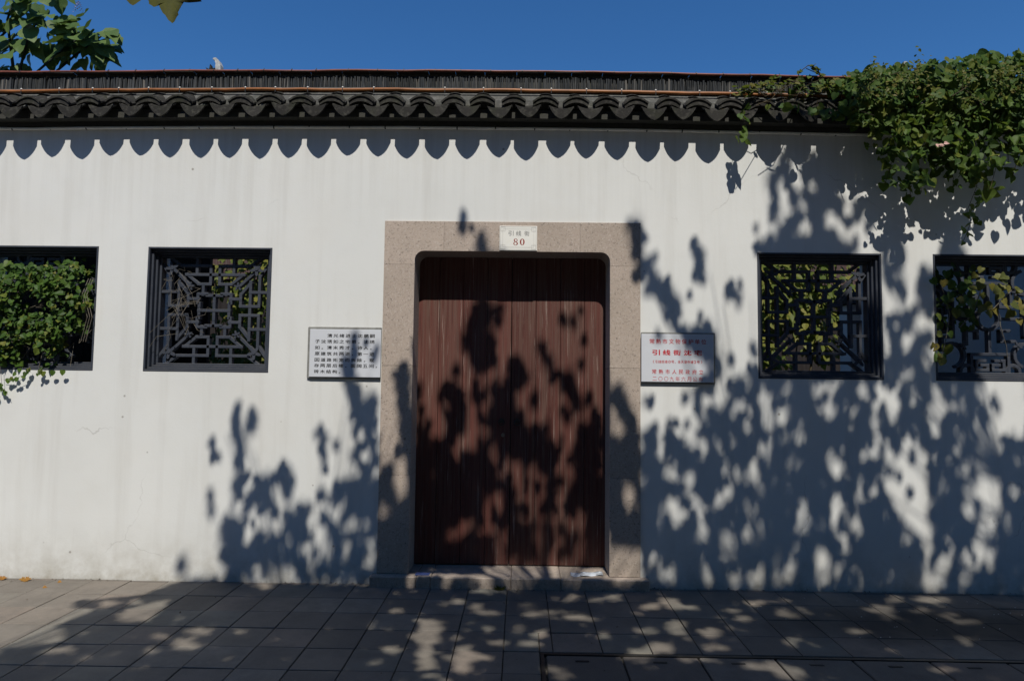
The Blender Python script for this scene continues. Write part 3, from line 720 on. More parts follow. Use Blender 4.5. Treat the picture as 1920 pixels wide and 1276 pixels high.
# ================================================================== STREET TREES (their shade falls on wall and paving)
# crown silhouette along the sun's rays, one row per 2 cm: where leaves laid to cast the shade begin and end, counted in 2 cm steps from the left
CROWN_ROWS = [[100,520],
 [100,520],
 [100,520],
 [100,520],
 [100,413,414,502,503,520],
 [101,104,106,127,128,142,144,347,349,413,414,438,439,456,457,501,504,520],
 [101,104,106,127,128,142,144,209,211,221,223,313,314,339,340,348,349,410,412,502,503,520],
 [100,110,111,143,144,209,211,380,382,429,430,493,494,520],
 [100,110,111,118,119,380,381,520],
 [100,117,119,154,156,210,212,238,239,276,277,318,319,329,330,394,395,443,444,520],
 [100,118,119,210,212,276,277,318,322,329,330,350,351,394,395,413,414,416,417,442,445,520],
 [100,103,104,145,146,263,265,371,372,413,414,416,417,444,445,520],
 [100,103,104,145,146,153,154,264,265,289,291,486,487,520],
 [100,114,115,175,176,204,205,289,291,295,296,310,312,389,390,488,489,520],
 [100,106,107,114,115,151,153,175,176,204,205,311,312,436,437,490,491,520],
 [100,106,107,122,124,151,153,239,240,291,293,358,359,436,438,490,491,520],
 [100,122,124,153,155,239,241,273,275,282,284,291,294,358,359,364,366,436,437,473,474,520],
 [100,187,188,221,222,239,240,246,248,261,263,273,275,277,278,282,284,293,295,364,366,436,437,520],
 [100,186,188,236,237,246,248,261,262,287,288,293,294,414,415,436,437,520],
 [100,187,188,204,205,236,237,247,248,303,304,520],
 [100,151,152,177,178,204,205,233,235,303,304,383,385,499,501,520],
 [100,124,125,151,153,177,178,222,224,233,235,309,310,331,332,369,370,383,384,407,408,441,443,499,500,520],
 [100,151,152,222,224,233,235,368,370,407,408,466,467,509,511,520],
 [100,233,236,238,240,444,446,466,468,509,510,520],
 [100,118,119,144,145,204,206,234,235,244,246,287,288,368,369,405,406,431,432,444,446,466,467,499,500,501,503,520],
 [107,116,121,122,124,160,161,204,206,228,233,244,246,265,268,330,331,338,339,405,406,501,503,520],
 [107,116,119,122,124,187,188,228,233,245,246,265,269,287,289,293,295,320,321,338,340,405,406,458,459,472,474,501,503,520],
 [106,109,110,148,149,187,188,228,232,264,270,287,289,320,321,443,444,472,473,520],
 [106,119,120,148,149,168,169,230,231,242,243,264,270,329,330,369,370,374,375,443,444,477,478,499,500,520],
 [106,119,120,168,169,202,203,225,226,238,239,265,270,328,332,347,349,369,370,374,376,390,392,477,478,499,502,520],
 [105,119,120,202,203,225,226,237,240,241,242,265,270,327,333,347,349,374,376,422,424,520],
 [105,109,110,119,120,149,150,202,203,227,230,231,232,236,241,262,269,327,334,342,343,381,382,422,424,520],
 [105,107,108,109,110,119,120,181,183,227,230,231,232,236,241,262,267,327,334,342,344,388,389,520],
 [104,107,108,130,132,181,182,226,231,236,242,250,251,261,267,281,282,328,335,342,343,387,389,394,395,520],
 [104,129,132,170,171,226,231,236,242,249,251,261,267,328,335,388,389,394,395,520],
 [104,128,132,170,171,213,215,226,231,236,242,262,267,320,321,328,336,340,342,491,492,520],
 [104,125,126,128,132,174,176,186,187,212,216,225,231,236,241,262,267,292,293,323,327,329,336,340,342,374,377,425,426,491,492,509,510,520],
 [105,127,131,151,152,153,154,169,170,174,176,186,187,212,216,225,231,236,241,263,266,291,293,322,329,330,336,372,379,400,402,425,426,520],
 [105,127,130,153,154,169,171,174,175,186,187,212,216,225,231,237,241,291,293,321,336,368,369,372,381,400,402,425,426,520],
 [103,117,120,124,125,128,129,212,216,226,231,235,242,321,336,372,382,421,422,427,429,452,453,481,482,520],
 [102,115,120,121,123,124,125,134,136,146,149,187,189,213,215,226,231,234,244,321,336,373,382,421,422,428,429,468,470,520],
 [102,115,125,134,136,145,149,187,189,226,230,234,247,289,292,320,333,334,336,355,356,374,383,421,422,468,470,520],
 [102,114,124,134,135,144,150,226,230,233,247,288,293,303,304,314,316,320,333,355,356,375,383,520],
 [103,114,123,143,149,199,201,225,227,234,247,285,287,288,294,303,306,309,313,314,316,323,333,376,383,453,454,520],
 [105,106,107,114,123,143,149,199,201,227,229,234,247,285,287,288,295,302,307,308,313,325,332,351,353,379,381,453,454,520],
 [107,115,123,143,149,154,158,164,166,216,219,226,230,235,247,288,295,302,308,309,314,327,330,413,415,429,430,488,489,520],
 [109,117,122,143,148,153,158,163,167,215,219,226,230,231,232,237,248,286,287,288,296,302,314,413,415,429,430,485,487,520],
 [111,117,121,143,147,152,158,163,167,215,220,225,230,237,240,242,248,285,287,288,296,302,309,310,313,347,349,413,414,437,439,520],
 [112,119,120,128,129,151,159,163,167,215,220,225,230,236,241,243,245,286,287,288,296,303,309,347,349,437,439,505,506,520],
 [114,119,120,126,128,138,140,150,159,163,166,171,173,214,220,225,230,236,241,288,297,304,308,376,377,409,410,438,439,502,503,504,506,520],
 [116,130,132,139,140,150,158,172,173,208,210,214,220,225,230,236,241,279,281,289,297,376,377,409,410,438,439,502,503,505,506,520],
 [115,130,132,150,159,207,210,214,219,220,221,226,230,236,241,289,297,299,301,438,439,499,501,520],
 [115,149,159,176,178,208,209,213,214,215,219,226,229,236,241,289,297,298,301,353,354,383,384,402,403,425,426,461,462,499,500,520],
 [115,149,157,213,214,215,219,227,229,231,233,236,241,280,282,290,302,312,313,337,339,353,354,402,403,413,414,423,426,484,485,507,508,520],
 [115,149,157,216,218,226,228,237,240,258,261,280,282,290,303,312,313,337,339,424,427,484,485,520],
 [115,143,146,149,156,180,182,225,229,237,240,248,251,257,263,291,303,313,320,370,371,465,467,520],
 [115,142,147,149,155,163,165,180,182,224,230,247,252,256,263,292,303,313,320,370,372,410,411,429,430,466,467,520],
 [114,134,135,142,147,150,154,163,165,187,188,224,230,247,252,256,263,295,303,313,320,370,373,376,377,429,430,520],
 [114,133,135,140,146,191,192,223,230,247,252,257,263,287,288,295,304,313,320,370,373,376,377,474,476,520],
 [114,117,118,133,134,140,146,154,156,181,182,191,192,223,230,247,252,257,263,296,304,313,320,325,326,348,349,370,371,417,418,447,448,474,476,520],
 [114,117,119,140,146,152,157,181,182,223,231,235,237,243,245,246,251,258,263,296,303,314,320,325,326,348,349,416,418,447,448,477,478,520],
 [114,117,119,140,145,151,158,223,231,234,238,243,245,246,248,249,252,259,262,270,271,289,290,297,303,315,320,365,366,384,385,477,479,520],
 [113,140,144,151,158,167,170,222,231,233,238,243,245,246,247,270,271,288,290,297,300,340,343,348,350,365,366,384,385,426,428,452,453,484,485,520],
 [112,141,143,150,158,166,170,222,231,233,238,282,285,300,301,309,311,340,344,348,350,365,366,396,398,413,414,426,428,484,485,520],
 [111,150,158,165,171,215,216,222,231,234,238,262,264,281,285,303,304,309,311,325,326,340,345,373,375,397,400,413,414,467,468,500,501,520],
 [110,149,157,165,170,222,231,235,237,262,265,281,286,294,295,309,310,329,330,340,346,381,383,397,398,449,451,467,468,520],
 [109,149,157,165,170,221,230,261,265,282,286,293,294,329,330,340,346,397,398,449,451,508,509,520],
 [108,149,156,165,170,223,230,240,241,245,246,260,266,282,286,310,311,316,319,341,346,397,400,508,510,520],
 [106,149,156,165,169,223,230,245,246,256,257,260,266,279,280,282,285,316,320,342,346,398,400,463,465,508,509,520],
 [106,150,155,166,167,223,232,255,258,261,266,278,280,307,308,316,321,343,346,397,401,474,476,520],
 [106,111,113,142,143,151,153,213,214,224,232,255,259,262,266,278,280,306,309,315,321,328,329,372,374,396,403,474,476,485,486,520],
 [107,130,131,167,168,195,196,212,215,224,232,255,259,262,266,284,285,296,300,306,311,312,313,316,322,328,329,372,374,397,404,485,486,520],
 [107,195,197,212,215,225,232,238,239,245,248,255,259,262,266,284,285,296,301,306,313,316,322,398,404,421,422,520],
 [107,156,157,195,197,208,210,212,215,224,232,238,239,245,248,255,259,262,266,288,290,295,302,306,311,316,323,336,337,346,347,399,404,440,441,443,444,450,451,460,462,520],
 [107,125,128,132,134,155,157,199,200,208,210,212,214,224,232,245,249,255,259,263,265,273,274,288,290,296,302,306,311,316,323,336,337,346,347,439,441,443,444,450,451,520],
 [108,124,131,132,134,156,157,198,200,224,232,245,249,255,259,273,274,296,303,306,312,317,323,366,370,439,441,502,503,520],
 [108,124,133,141,143,224,231,245,249,255,259,296,303,306,312,317,323,327,328,366,372,421,422,501,503,520],
 [108,123,133,139,140,141,143,224,231,245,249,256,258,297,302,306,312,318,323,327,329,331,332,361,362,365,373,407,408,421,422,507,508,520],
 [108,122,133,139,140,141,143,224,230,236,237,240,241,245,248,299,301,306,313,318,323,327,329,331,333,361,362,366,374,379,380,400,401,406,408,411,412,415,417,507,508,520],
 [109,122,134,208,209,224,230,236,237,240,242,246,248,307,313,319,323,331,332,366,374,399,401,407,408,411,412,473,475,520],
 [109,121,134,182,183,203,204,223,230,240,242,307,313,320,323,366,367,368,374,400,401,473,475,520],
 [109,121,133,142,144,182,183,223,232,269,270,307,313,327,329,368,369,371,372,520],
 [109,120,133,142,144,174,175,209,211,222,232,308,313,327,328,452,454,520],
 [109,117,119,120,133,142,143,209,210,222,229,308,313,420,422,453,454,508,509,520],
 [110,117,119,120,133,222,229,281,282,308,313,406,408,420,422,507,509,520],
 [110,117,119,120,133,176,178,223,225,226,228,272,278,280,284,309,313,314,315,351,353,406,408,427,428,476,477,520],
 [110,121,133,177,178,250,251,271,278,280,284,309,313,314,315,351,353,427,428,458,460,520],
 [110,121,133,169,171,250,251,263,267,270,279,280,285,310,313,327,328,392,393,477,478,492,493,497,498,520],
 [110,121,133,186,188,261,269,270,285,288,290,311,313,333,336,408,413,492,494,497,498,520],
 [113,121,133,174,175,186,188,261,284,288,290,332,337,345,346,408,415,431,432,450,452,492,493,520],
 [113,121,133,244,250,260,284,332,338,398,400,408,416,431,432,451,452,520],
 [103,111,112,121,133,141,143,214,216,244,251,258,259,260,281,303,304,333,338,398,400,408,417,520],
 [101,121,133,136,137,141,143,213,217,243,252,260,281,328,329,333,339,352,354,409,418,428,429,520],
 [100,122,133,136,137,175,177,213,218,226,228,243,252,260,281,289,290,333,339,351,356,386,389,409,418,450,451,520],
 [100,110,115,123,133,138,139,175,176,213,217,243,252,260,281,289,290,299,301,328,330,334,339,350,358,386,390,391,392,409,418,449,451,501,502,520],
 [100,109,115,123,133,187,188,212,217,224,225,244,252,260,281,299,301,328,330,335,339,350,359,386,392,409,411,412,418,450,451,501,502,520],
 [99,108,115,120,123,124,133,183,185,213,217,242,244,245,251,260,281,299,300,336,338,350,360,386,392,413,418,520],
 [99,108,115,118,124,125,132,161,163,184,185,213,217,242,244,246,249,255,257,260,272,273,280,298,301,350,360,386,393,421,423,520],
 [99,107,115,118,124,125,132,149,150,161,162,213,216,242,245,255,257,259,272,274,278,291,292,299,300,350,361,387,393,408,412,421,423,472,473,499,500,520],
 [98,107,114,117,123,126,132,180,181,241,245,259,272,291,292,332,336,350,362,388,393,408,414,424,425,472,473,495,496,520],
 [98,107,114,117,123,126,132,180,181,219,220,241,245,258,273,304,307,315,316,332,337,350,362,368,369,390,392,408,415,430,431,435,437,495,496,520],
 [98,107,113,117,123,127,132,164,166,200,201,206,207,223,225,241,245,258,273,303,308,313,319,332,338,351,363,408,415,435,439,441,443,445,446,474,475,504,505,520],
 [101,108,111,117,122,128,131,134,136,162,163,205,207,217,218,223,225,241,245,258,273,303,308,312,321,333,338,342,344,351,363,386,390,401,404,409,416,435,440,442,443,444,446,474,475,520],
 [103,117,121,128,131,134,136,162,163,217,218,231,232,241,245,258,273,303,309,312,322,327,328,333,338,343,344,352,363,385,392,401,405,412,415,435,441,494,495,520],
 [106,129,131,134,135,159,160,213,214,230,234,235,238,242,245,258,273,288,290,303,309,312,322,327,328,334,338,352,363,384,393,401,406,436,441,451,452,494,496,506,507,520],
 [109,118,119,129,131,168,169,213,214,229,238,242,245,259,273,288,290,303,310,312,323,335,338,353,363,384,394,402,407,437,442,451,452,494,495,503,504,505,508,520],
 [111,117,119,130,131,156,157,229,233,234,238,242,245,259,267,268,273,304,310,312,323,354,363,385,395,402,407,438,442,502,503,506,507,520],
 [114,118,119,124,125,155,157,230,233,234,239,243,244,255,256,260,266,268,273,304,310,313,323,343,345,355,363,385,395,403,408,440,441,502,503,520],
 [115,124,125,149,150,155,157,212,214,231,233,234,239,255,257,261,265,268,273,300,301,304,310,312,322,343,346,356,363,385,396,403,408,446,447,461,462,476,478,520],
 [115,213,214,234,239,253,254,255,256,264,265,269,273,276,278,286,289,300,301,305,321,343,348,358,362,383,384,386,396,400,401,404,408,446,448,520],
 [116,117,118,145,146,234,239,266,268,269,273,275,279,286,290,297,299,305,317,343,349,387,397,400,401,405,409,446,448,520],
 [118,158,160,169,170,174,175,234,238,240,241,269,273,274,280,285,291,297,298,306,309,311,318,339,340,343,350,387,397,406,408,520],
 [118,164,165,168,170,174,175,234,238,247,248,269,280,285,292,311,319,339,341,343,351,357,359,388,397,465,467,485,486,520],
 [117,169,170,235,238,247,248,265,266,269,281,285,292,293,296,311,319,339,340,343,351,355,359,390,397,404,405,465,467,484,486,520],
 [118,152,153,190,191,236,237,265,266,268,281,285,297,311,319,339,340,343,351,355,359,391,396,404,405,415,416,485,486,520],
 [119,152,154,190,192,268,281,286,297,311,319,344,352,354,360,380,381,414,417,520],
 [119,152,153,269,282,286,298,312,320,344,353,354,361,371,373,398,399,415,417,520],
 [120,121,122,192,193,266,268,270,282,287,291,292,298,312,320,345,354,355,362,371,373,398,400,442,443,473,474,482,484,520],
 [120,176,177,192,193,212,214,266,268,270,273,274,282,289,290,292,298,306,307,313,320,321,323,347,351,352,353,355,362,398,400,412,415,441,443,482,484,508,509,520],
 [121,176,178,205,207,212,215,263,264,274,282,292,299,313,319,321,323,356,362,379,381,400,403,410,419,441,443,465,467,473,474,508,510,520],
 [121,176,177,196,198,205,207,213,214,219,220,263,264,275,282,293,298,314,319,357,362,378,381,399,404,409,421,508,509,520],
 [121,175,177,196,198,204,205,206,207,218,220,243,250,256,258,275,282,293,298,359,361,399,405,409,422,494,495,520],
 [122,160,163,184,185,212,213,218,220,242,251,254,260,276,281,294,298,323,324,400,406,409,423,436,437,494,495,520],
 [122,124,126,159,164,214,215,241,252,253,260,276,281,295,297,384,385,400,406,409,424,493,494,520],
 [122,124,126,158,165,201,203,214,215,241,261,277,280,383,385,401,407,410,425,520],
 [123,157,166,201,203,241,261,266,267,306,307,314,316,330,332,384,385,402,407,411,426,473,475,520],
 [123,157,166,194,195,198,199,242,261,270,271,314,316,331,333,353,355,403,407,412,426,473,475,484,485,520],
 [123,157,165,194,196,197,199,243,252,253,261,315,316,328,329,331,332,404,406,413,426,484,485,520],
 [124,156,165,198,199,222,223,244,250,253,254,255,260,327,329,404,406,413,414,415,425,520],
 [124,156,164,184,186,222,223,230,231,258,261,328,329,333,334,380,382,404,405,413,414,417,424,479,481,520],
 [124,128,130,157,164,185,186,187,188,216,218,223,225,230,231,255,264,279,283,333,335,476,477,493,494,520],
 [125,152,154,157,163,187,188,194,202,215,219,224,225,232,235,243,249,254,265,278,284,298,303,449,450,493,494,520],
 [125,152,154,158,162,178,202,215,219,231,236,242,250,253,266,278,284,296,305,410,411,449,450,520],
 [126,162,202,215,219,231,236,242,250,253,265,279,283,295,306,520],
 [126,149,203,216,218,231,236,243,249,254,277,279,283,294,306,308,309,520],
 [143,163,164,165,169,184,185,217,286,294,309,335,336,344,348,394,396,421,425,473],
 [143,156,157,162,164,165,170,184,185,189,191,193,194,217,309,318,322,334,337,344,348,351,356,362,365,379,382,393,397,420,426,465,466,473],
 [130,132,144,155,158,163,171,184,185,189,194,217,309,317,323,334,337,344,349,350,357,361,367,378,383,393,397,401,402,419,426,427,429,435,437,448,449,464,466,473],
 [124,127,130,132,143,155,158,163,171,189,191,193,194,217,309,312,314,316,323,334,337,343,349,350,357,360,367,378,383,394,396,401,402,419,426,427,429,434,438,448,450,460,461,465,466,474],
 [123,128,130,132,140,141,143,150,152,154,158,160,161,163,170,176,178,182,183,201,202,217,309,312,314,317,323,334,337,344,349,350,358,360,368,371,372,378,383,385,386,407,408,419,426,427,430,435,438,448,450,474],
 [123,128,140,150,152,154,157,160,161,165,169,176,179,182,183,201,202,247,309,315,322,334,337,344,348,350,357,360,368,371,372,378,383,385,386,406,408,420,426,427,430,435,439,472,473,474],
 [123,128,140,176,180,199,200,201,202,247,309,315,317,334,335,344,348,351,358,360,369,378,383,385,388,392,395,406,408,420,426,427,429,435,440,474],
 [123,128,140,176,181,198,202,247,309,356,358,361,369,371,372,379,382,385,388,392,395,406,408,422,424,425,427,436,440,456,458,473],
 [124,127,140,176,178,179,181,199,200,201,203,247,309,313,314,321,322,335,336,355,359,362,363,366,370,378,383,385,388,393,394,420,421,426,427,436,441,457,458,473],
 [140,174,177,182,185,191,192,199,200,201,203,247,309,312,315,321,322,332,333,334,336,355,359,362,363,366,370,378,383,385,388,420,421,425,426,428,431,437,441,457,458,473],
 [140,173,177,181,185,191,193,201,203,231,236,247,309,312,315,332,333,334,336,342,345,355,359,361,363,366,369,378,383,386,388,399,401,420,421,425,431,434,435,438,442,444,445,474],
 [140,173,177,181,185,191,193,223,228,230,238,247,280,287,292,297,309,312,315,341,346,355,359,361,364,367,369,378,384,399,401,420,421,425,432,434,437,439,442,446,447,474],
 [141,165,166,173,177,181,186,242,258,272,281,287,293,296,309,312,315,341,346,355,359,361,364,378,384,427,432,435,438,440,443,444,447,474],
 [140,149,150,165,166,173,177,179,184,192,193,200,202,247,309,312,314,341,346,349,350,355,359,361,364,378,384,421,422,427,432,434,438,441,447,454,456,474],
 [140,150,153,168,169,173,177,179,184,192,194,197,198,200,202,247,296,297,304,306,309,313,314,341,346,348,350,354,358,361,364,378,383,388,389,421,422,427,431,435,438,440,447,454,456,474],
 [139,150,153,168,170,174,176,177,184,192,194,196,198,200,203,247,296,299,301,307,309,341,346,354,359,361,364,378,383,388,391,397,399,422,424,428,431,435,438,440,446,448,450,454,457,474],
 [139,150,153,166,167,168,170,177,184,192,193,197,198,200,202,247,296,308,309,341,347,353,359,361,364,370,371,379,383,388,391,397,398,403,404,421,423,440,445,447,450,454,456,474],
 [139,151,154,168,169,178,184,195,196,200,202,247,296,341,347,353,359,362,363,370,371,380,382,394,395,413,414,420,423,440,444,448,450,454,456,474],
 [139,150,154,157,161,162,165,177,184,195,196,247,296,328,334,341,346,353,360,362,363,411,415,420,423,440,444,474],
 [139,150,154,156,161,162,165,176,184,191,192,247,296,328,335,341,346,350,351,353,360,388,390,411,416,419,423,429,431,440,444,471,472,474],
 [139,148,149,150,154,156,165,176,184,189,192,194,196,247,248,250,287,290,296,331,336,341,346,349,362,388,390,411,416,418,422,429,431,441,448,471,473,474],
 [140,151,153,155,165,176,183,189,191,192,196,197,200,253,287,292,294,331,336,342,346,349,362,372,374,388,390,412,415,418,423,441,448,454,456,474],
 [141,155,162,176,182,191,201,253,287,322,323,331,336,342,345,348,362,371,375,388,390,392,395,417,423,441,448,454,456,464,467,474],
 [141,148,149,152,153,155,162,164,166,176,181,186,189,191,201,253,287,321,324,332,335,348,362,371,375,377,378,385,387,392,396,416,422,424,425,430,431,441,442,443,448,452,453,464,467,470,472,474],
 [141,147,150,151,154,156,162,164,166,176,180,186,189,192,195,197,200,205,206,252,261,270,277,280,288,316,318,321,324,333,334,349,362,370,375,384,387,391,396,416,422,424,426,430,431,442,448,452,454,465,466,470,472,474],
 [135,138,141,143,145,147,149,151,154,156,161,164,165,176,180,186,189,194,195,196,197,205,207,252,257,259,261,270,277,281,288,316,318,321,324,332,333,350,352,353,359,360,361,369,376,378,380,384,387,392,396,415,422,424,426,442,448,451,453,474],
 [135,138,141,142,145,147,148,151,154,156,161,176,180,183,185,186,189,196,197,204,207,252,256,270,277,284,288,316,318,321,327,331,334,350,353,354,358,370,376,378,380,384,387,392,395,414,422,424,426,442,448,451,453,473],
 [135,138,141,142,145,147,148,151,154,157,160,168,170,177,180,183,185,186,189,204,207,252,256,269,272,275,277,285,288,317,318,321,327,331,334,350,354,355,357,371,376,384,387,390,392,405,406,413,422,438,440,443,452,473],
 [135,138,141,142,145,147,148,154,155,164,165,167,170,177,180,182,185,186,189,205,207,251,256,269,272,275,277,285,288,320,324,325,327,331,334,349,354,371,375,384,387,390,392,393,394,404,406,411,422,437,441,443,453,473],
 [141,142,145,147,149,153,155,163,166,167,169,178,180,181,184,186,191,205,206,251,255,269,272,276,278,279,280,285,289,303,305,316,318,320,324,325,327,331,334,349,354,367,369,371,375,385,387,393,395,404,406,411,422,437,441,444,453,474],
 [135,136,141,143,144,147,149,153,155,157,158,162,166,167,169,170,171,173,176,178,179,181,184,189,191,232,233,235,236,252,255,268,272,276,280,285,289,302,305,316,318,319,324,325,327,331,334,336,337,339,340,349,354,372,375,385,388,410,422,437,441,444,453,473],
 [134,137,141,142,145,147,148,154,155,162,166,170,171,173,177,178,179,181,184,189,191,234,236,241,244,252,256,268,272,276,280,285,289,302,306,316,318,319,323,328,329,331,334,335,337,339,341,348,354,373,374,384,389,410,422,437,441,443,454,474],
 [134,137,141,142,145,162,166,173,177,182,183,189,191,232,236,252,256,268,272,276,280,285,289,302,306,319,323,330,331,332,333,335,337,338,341,348,349,350,354,384,389,395,396,409,422,438,440,443,454,460,462,475],
 [134,137,141,142,145,163,165,169,178,189,191,232,239,245,248,252,257,267,272,276,280,287,289,302,306,319,323,329,332,336,337,338,341,350,353,374,375,384,389,395,396,409,422,443,453,460,462,469,470,475],
 [134,137,141,142,145,169,178,211,214,231,238,245,256,267,272,276,277,288,289,302,306,319,323,324,326,329,332,338,341,343,344,351,352,374,375,384,389,409,425,443,452,469,471,475],
 [135,136,141,142,145,149,153,162,165,169,170,171,179,183,185,210,215,231,238,245,257,268,272,280,281,288,289,302,306,320,322,324,326,329,332,338,341,342,345,351,352,374,375,385,388,397,398,399,401,409,425,438,440,443,451,469,471,475],
 [141,142,145,149,153,162,165,168,170,172,180,183,185,209,215,234,238,244,252,254,257,269,272,276,277,280,282,284,285,287,289,302,306,327,329,330,332,339,341,342,345,357,358,365,366,386,387,396,398,399,402,408,414,416,422,423,425,438,440,442,450,469,471,475],
 [144,149,153,162,165,169,170,172,184,209,215,235,244,248,251,269,271,276,277,280,286,288,289,302,306,327,329,339,340,342,345,356,359,365,367,396,398,400,403,408,413,417,422,438,441,442,450,455,458,475],
 [142,150,153,171,184,209,215,235,244,248,251,263,265,269,271,280,286,288,289,302,306,327,329,342,345,356,359,365,366,368,369,400,403,407,413,417,422,427,430,438,440,442,450,454,458,475],
 [142,150,153,171,184,186,189,204,206,210,215,236,244,248,250,262,265,268,271,275,276,280,286,288,289,303,305,309,310,343,344,356,359,367,369,395,397,400,403,406,413,417,422,427,430,439,451,454,458,475],
 [145,150,153,171,184,185,191,193,195,201,202,210,214,238,244,247,249,261,265,268,272,273,276,277,278,279,289,303,305,308,310,322,323,326,327,329,330,345,347,356,359,361,362,366,369,382,385,395,397,401,403,406,413,417,422,427,431,439,451,454,458,475],
 [147,151,154,169,184,185,195,199,202,211,213,246,249,260,289,308,310,321,324,325,328,329,330,344,347,350,355,361,362,366,367,382,385,391,392,395,398,401,402,405,414,416,422,427,431,439,440,441,451,455,458,463,465,467,469,475],
 [147,152,157,161,162,169,183,184,196,202,203,211,213,246,249,253,254,259,262,264,273,275,283,285,289,309,310,317,324,325,328,344,348,350,356,391,392,395,398,405,422,427,431,442,451,456,457,463,465,467,469,475],
 [146,151,163,169,182,184,196,202,204,210,214,246,249,253,254,259,261,265,271,277,282,285,289,317,323,325,329,340,342,344,348,349,356,381,382,386,388,395,398,404,411,414,422,427,430,442,451,454,455,467,468,475],
 [146,148,162,168,181,184,196,202,203,210,214,247,249,253,254,259,260,265,270,278,280,285,288,318,322,326,329,342,343,344,348,349,356,385,388,395,397,406,409,413,422,428,429,436,438,443,451,454,456,475],
 [146,150,153,154,163,167,180,184,196,202,203,204,205,210,215,248,249,252,254,259,260,265,270,278,279,285,286,318,322,327,329,331,332,341,348,350,356,384,389,390,392,412,421,436,438,443,451,454,456,463,464,475],
 [136,138,145,150,151,154,163,167,180,182,195,204,205,206,208,210,215,248,249,251,254,260,261,265,270,278,279,284,285,318,322,326,327,331,332,341,347,350,355,358,359,368,370,384,392,411,421,436,438,443,451,463,464,475],
 [135,140,145,150,151,153,164,166,173,175,180,181,195,197,199,204,209,210,214,248,254,264,270,278,279,318,322,341,344,345,347,351,354,358,360,367,371,384,390,409,422,436,438,442,451,475],
 [135,140,145,150,172,174,175,176,180,182,192,193,194,196,200,204,209,210,214,247,254,261,270,278,279,341,344,354,355,358,360,366,372,384,390,408,422,436,438,442,451,475],
 [135,139,145,150,172,174,175,176,180,183,192,196,200,204,209,210,214,247,248,249,252,261,271,277,279,316,317,341,344,354,355,358,360,366,372,384,389,407,422,431,432,442,451,467,469,475],
 [145,149,173,175,179,183,191,196,200,204,209,247,248,249,252,254,255,260,272,276,279,315,318,341,344,354,355,358,360,367,371,373,374,386,388,397,399,406,416,418,422,431,432,437,440,442,451,458,460,475],
 [144,149,179,182,192,197,199,204,209,245,247,250,252,253,255,260,262,264,273,274,281,314,318,333,334,356,359,367,371,373,374,383,385,397,399,401,403,406,415,418,423,425,426,437,440,441,451,458,460,462,464,475],
 [144,149,179,182,186,187,193,197,199,204,209,250,252,254,255,260,262,265,268,270,272,275,280,308,309,314,318,333,335,356,359,382,385,389,390,397,399,400,403,405,410,412,415,418,423,424,426,437,440,441,451,458,460,462,464,475],
 [134,137,144,149,179,182,185,188,193,204,210,260,261,265,267,270,271,275,280,308,309,315,318,333,335,340,342,356,359,377,378,382,386,388,391,397,403,405,409,412,415,418,423,425,426,442,452,459,460,462,464,475],
 [134,137,144,148,179,182,185,188,193,204,211,258,262,265,267,276,277,280,282,308,309,316,317,328,330,333,334,351,352,357,358,377,378,382,385,388,391,397,403,406,408,412,415,418,422,442,452,463,464,476],
 [134,137,145,148,180,182,185,188,193,195,197,204,211,258,262,265,267,271,272,281,283,308,309,327,331,332,334,338,340,345,347,351,352,359,362,377,378,383,385,388,391,398,399,400,403,407,408,412,416,418,422,434,436,439,441,442,452,476],
 [134,136,144,148,180,183,193,195,198,204,211,259,262,265,267,270,272,282,284,308,309,327,335,338,341,345,347,356,362,371,374,389,390,401,403,413,416,417,422,434,436,439,441,443,452,474],
 [144,148,175,178,180,183,193,194,198,204,211,251,252,259,261,265,273,281,285,298,300,308,309,316,317,327,335,337,341,345,347,356,362,366,368,371,374,402,404,406,408,413,420,434,437,442,452,476],
 [143,148,150,153,176,184,192,195,197,200,202,204,211,251,255,258,262,265,266,267,273,280,285,297,300,308,309,316,317,323,325,327,334,338,341,344,346,359,362,365,369,371,374,402,404,406,408,413,418,434,437,442,452,476],
 [142,148,150,154,177,183,192,195,197,200,202,203,211,251,256,257,265,267,272,275,277,280,285,297,301,308,309,316,319,322,326,327,331,333,334,338,340,344,346,360,361,365,369,371,374,402,404,406,408,413,417,434,437,442,444,446,452,458,461,476],
 [142,148,149,154,178,181,192,200,202,203,211,251,265,267,270,276,285,297,301,308,309,316,320,322,326,328,330,344,346,365,369,371,374,402,404,414,416,434,437,441,444,446,452,458,461,476],
 [143,147,149,154,192,203,211,251,263,265,269,276,285,296,301,308,309,316,320,322,326,328,330,351,353,366,369,371,373,425,427,432,436,441,444,446,453,455,457,458,462,476],
 [143,147,149,154,192,203,211,250,252,255,262,265,269,276,285,296,301,308,311,316,320,322,326,328,331,351,353,359,362,366,368,371,374,401,403,417,419,424,427,432,434,435,436,440,445,446,453,455,457,458,462,476],
 [143,147,149,154,192,203,211,239,240,250,252,255,262,265,269,275,281,282,284,297,301,308,312,316,319,323,325,329,331,351,353,358,363,371,374,401,403,412,414,416,419,424,428,432,434,440,453,454,457,458,462,476],
 [143,147,149,154,192,203,211,234,235,239,240,250,252,255,262,272,273,277,280,297,301,308,314,317,318,329,332,357,363,364,365,371,373,391,393,401,404,417,419,424,427,440,462,476],
 [143,147,149,154,191,203,211,234,235,250,252,255,261,277,280,297,301,307,317,324,327,328,332,334,335,357,366,372,373,375,376,401,404,425,427,441,444,448,461,476],
 [143,147,149,154,191,203,211,233,236,249,253,256,259,278,280,297,300,306,332,333,336,350,352,357,366,372,373,375,376,401,404,408,410,424,428,448,463,476],
 [143,147,150,153,191,203,211,216,217,233,236,250,252,256,257,278,282,306,332,333,336,344,346,350,352,357,367,382,384,399,400,402,403,408,410,423,429,448,463,476],
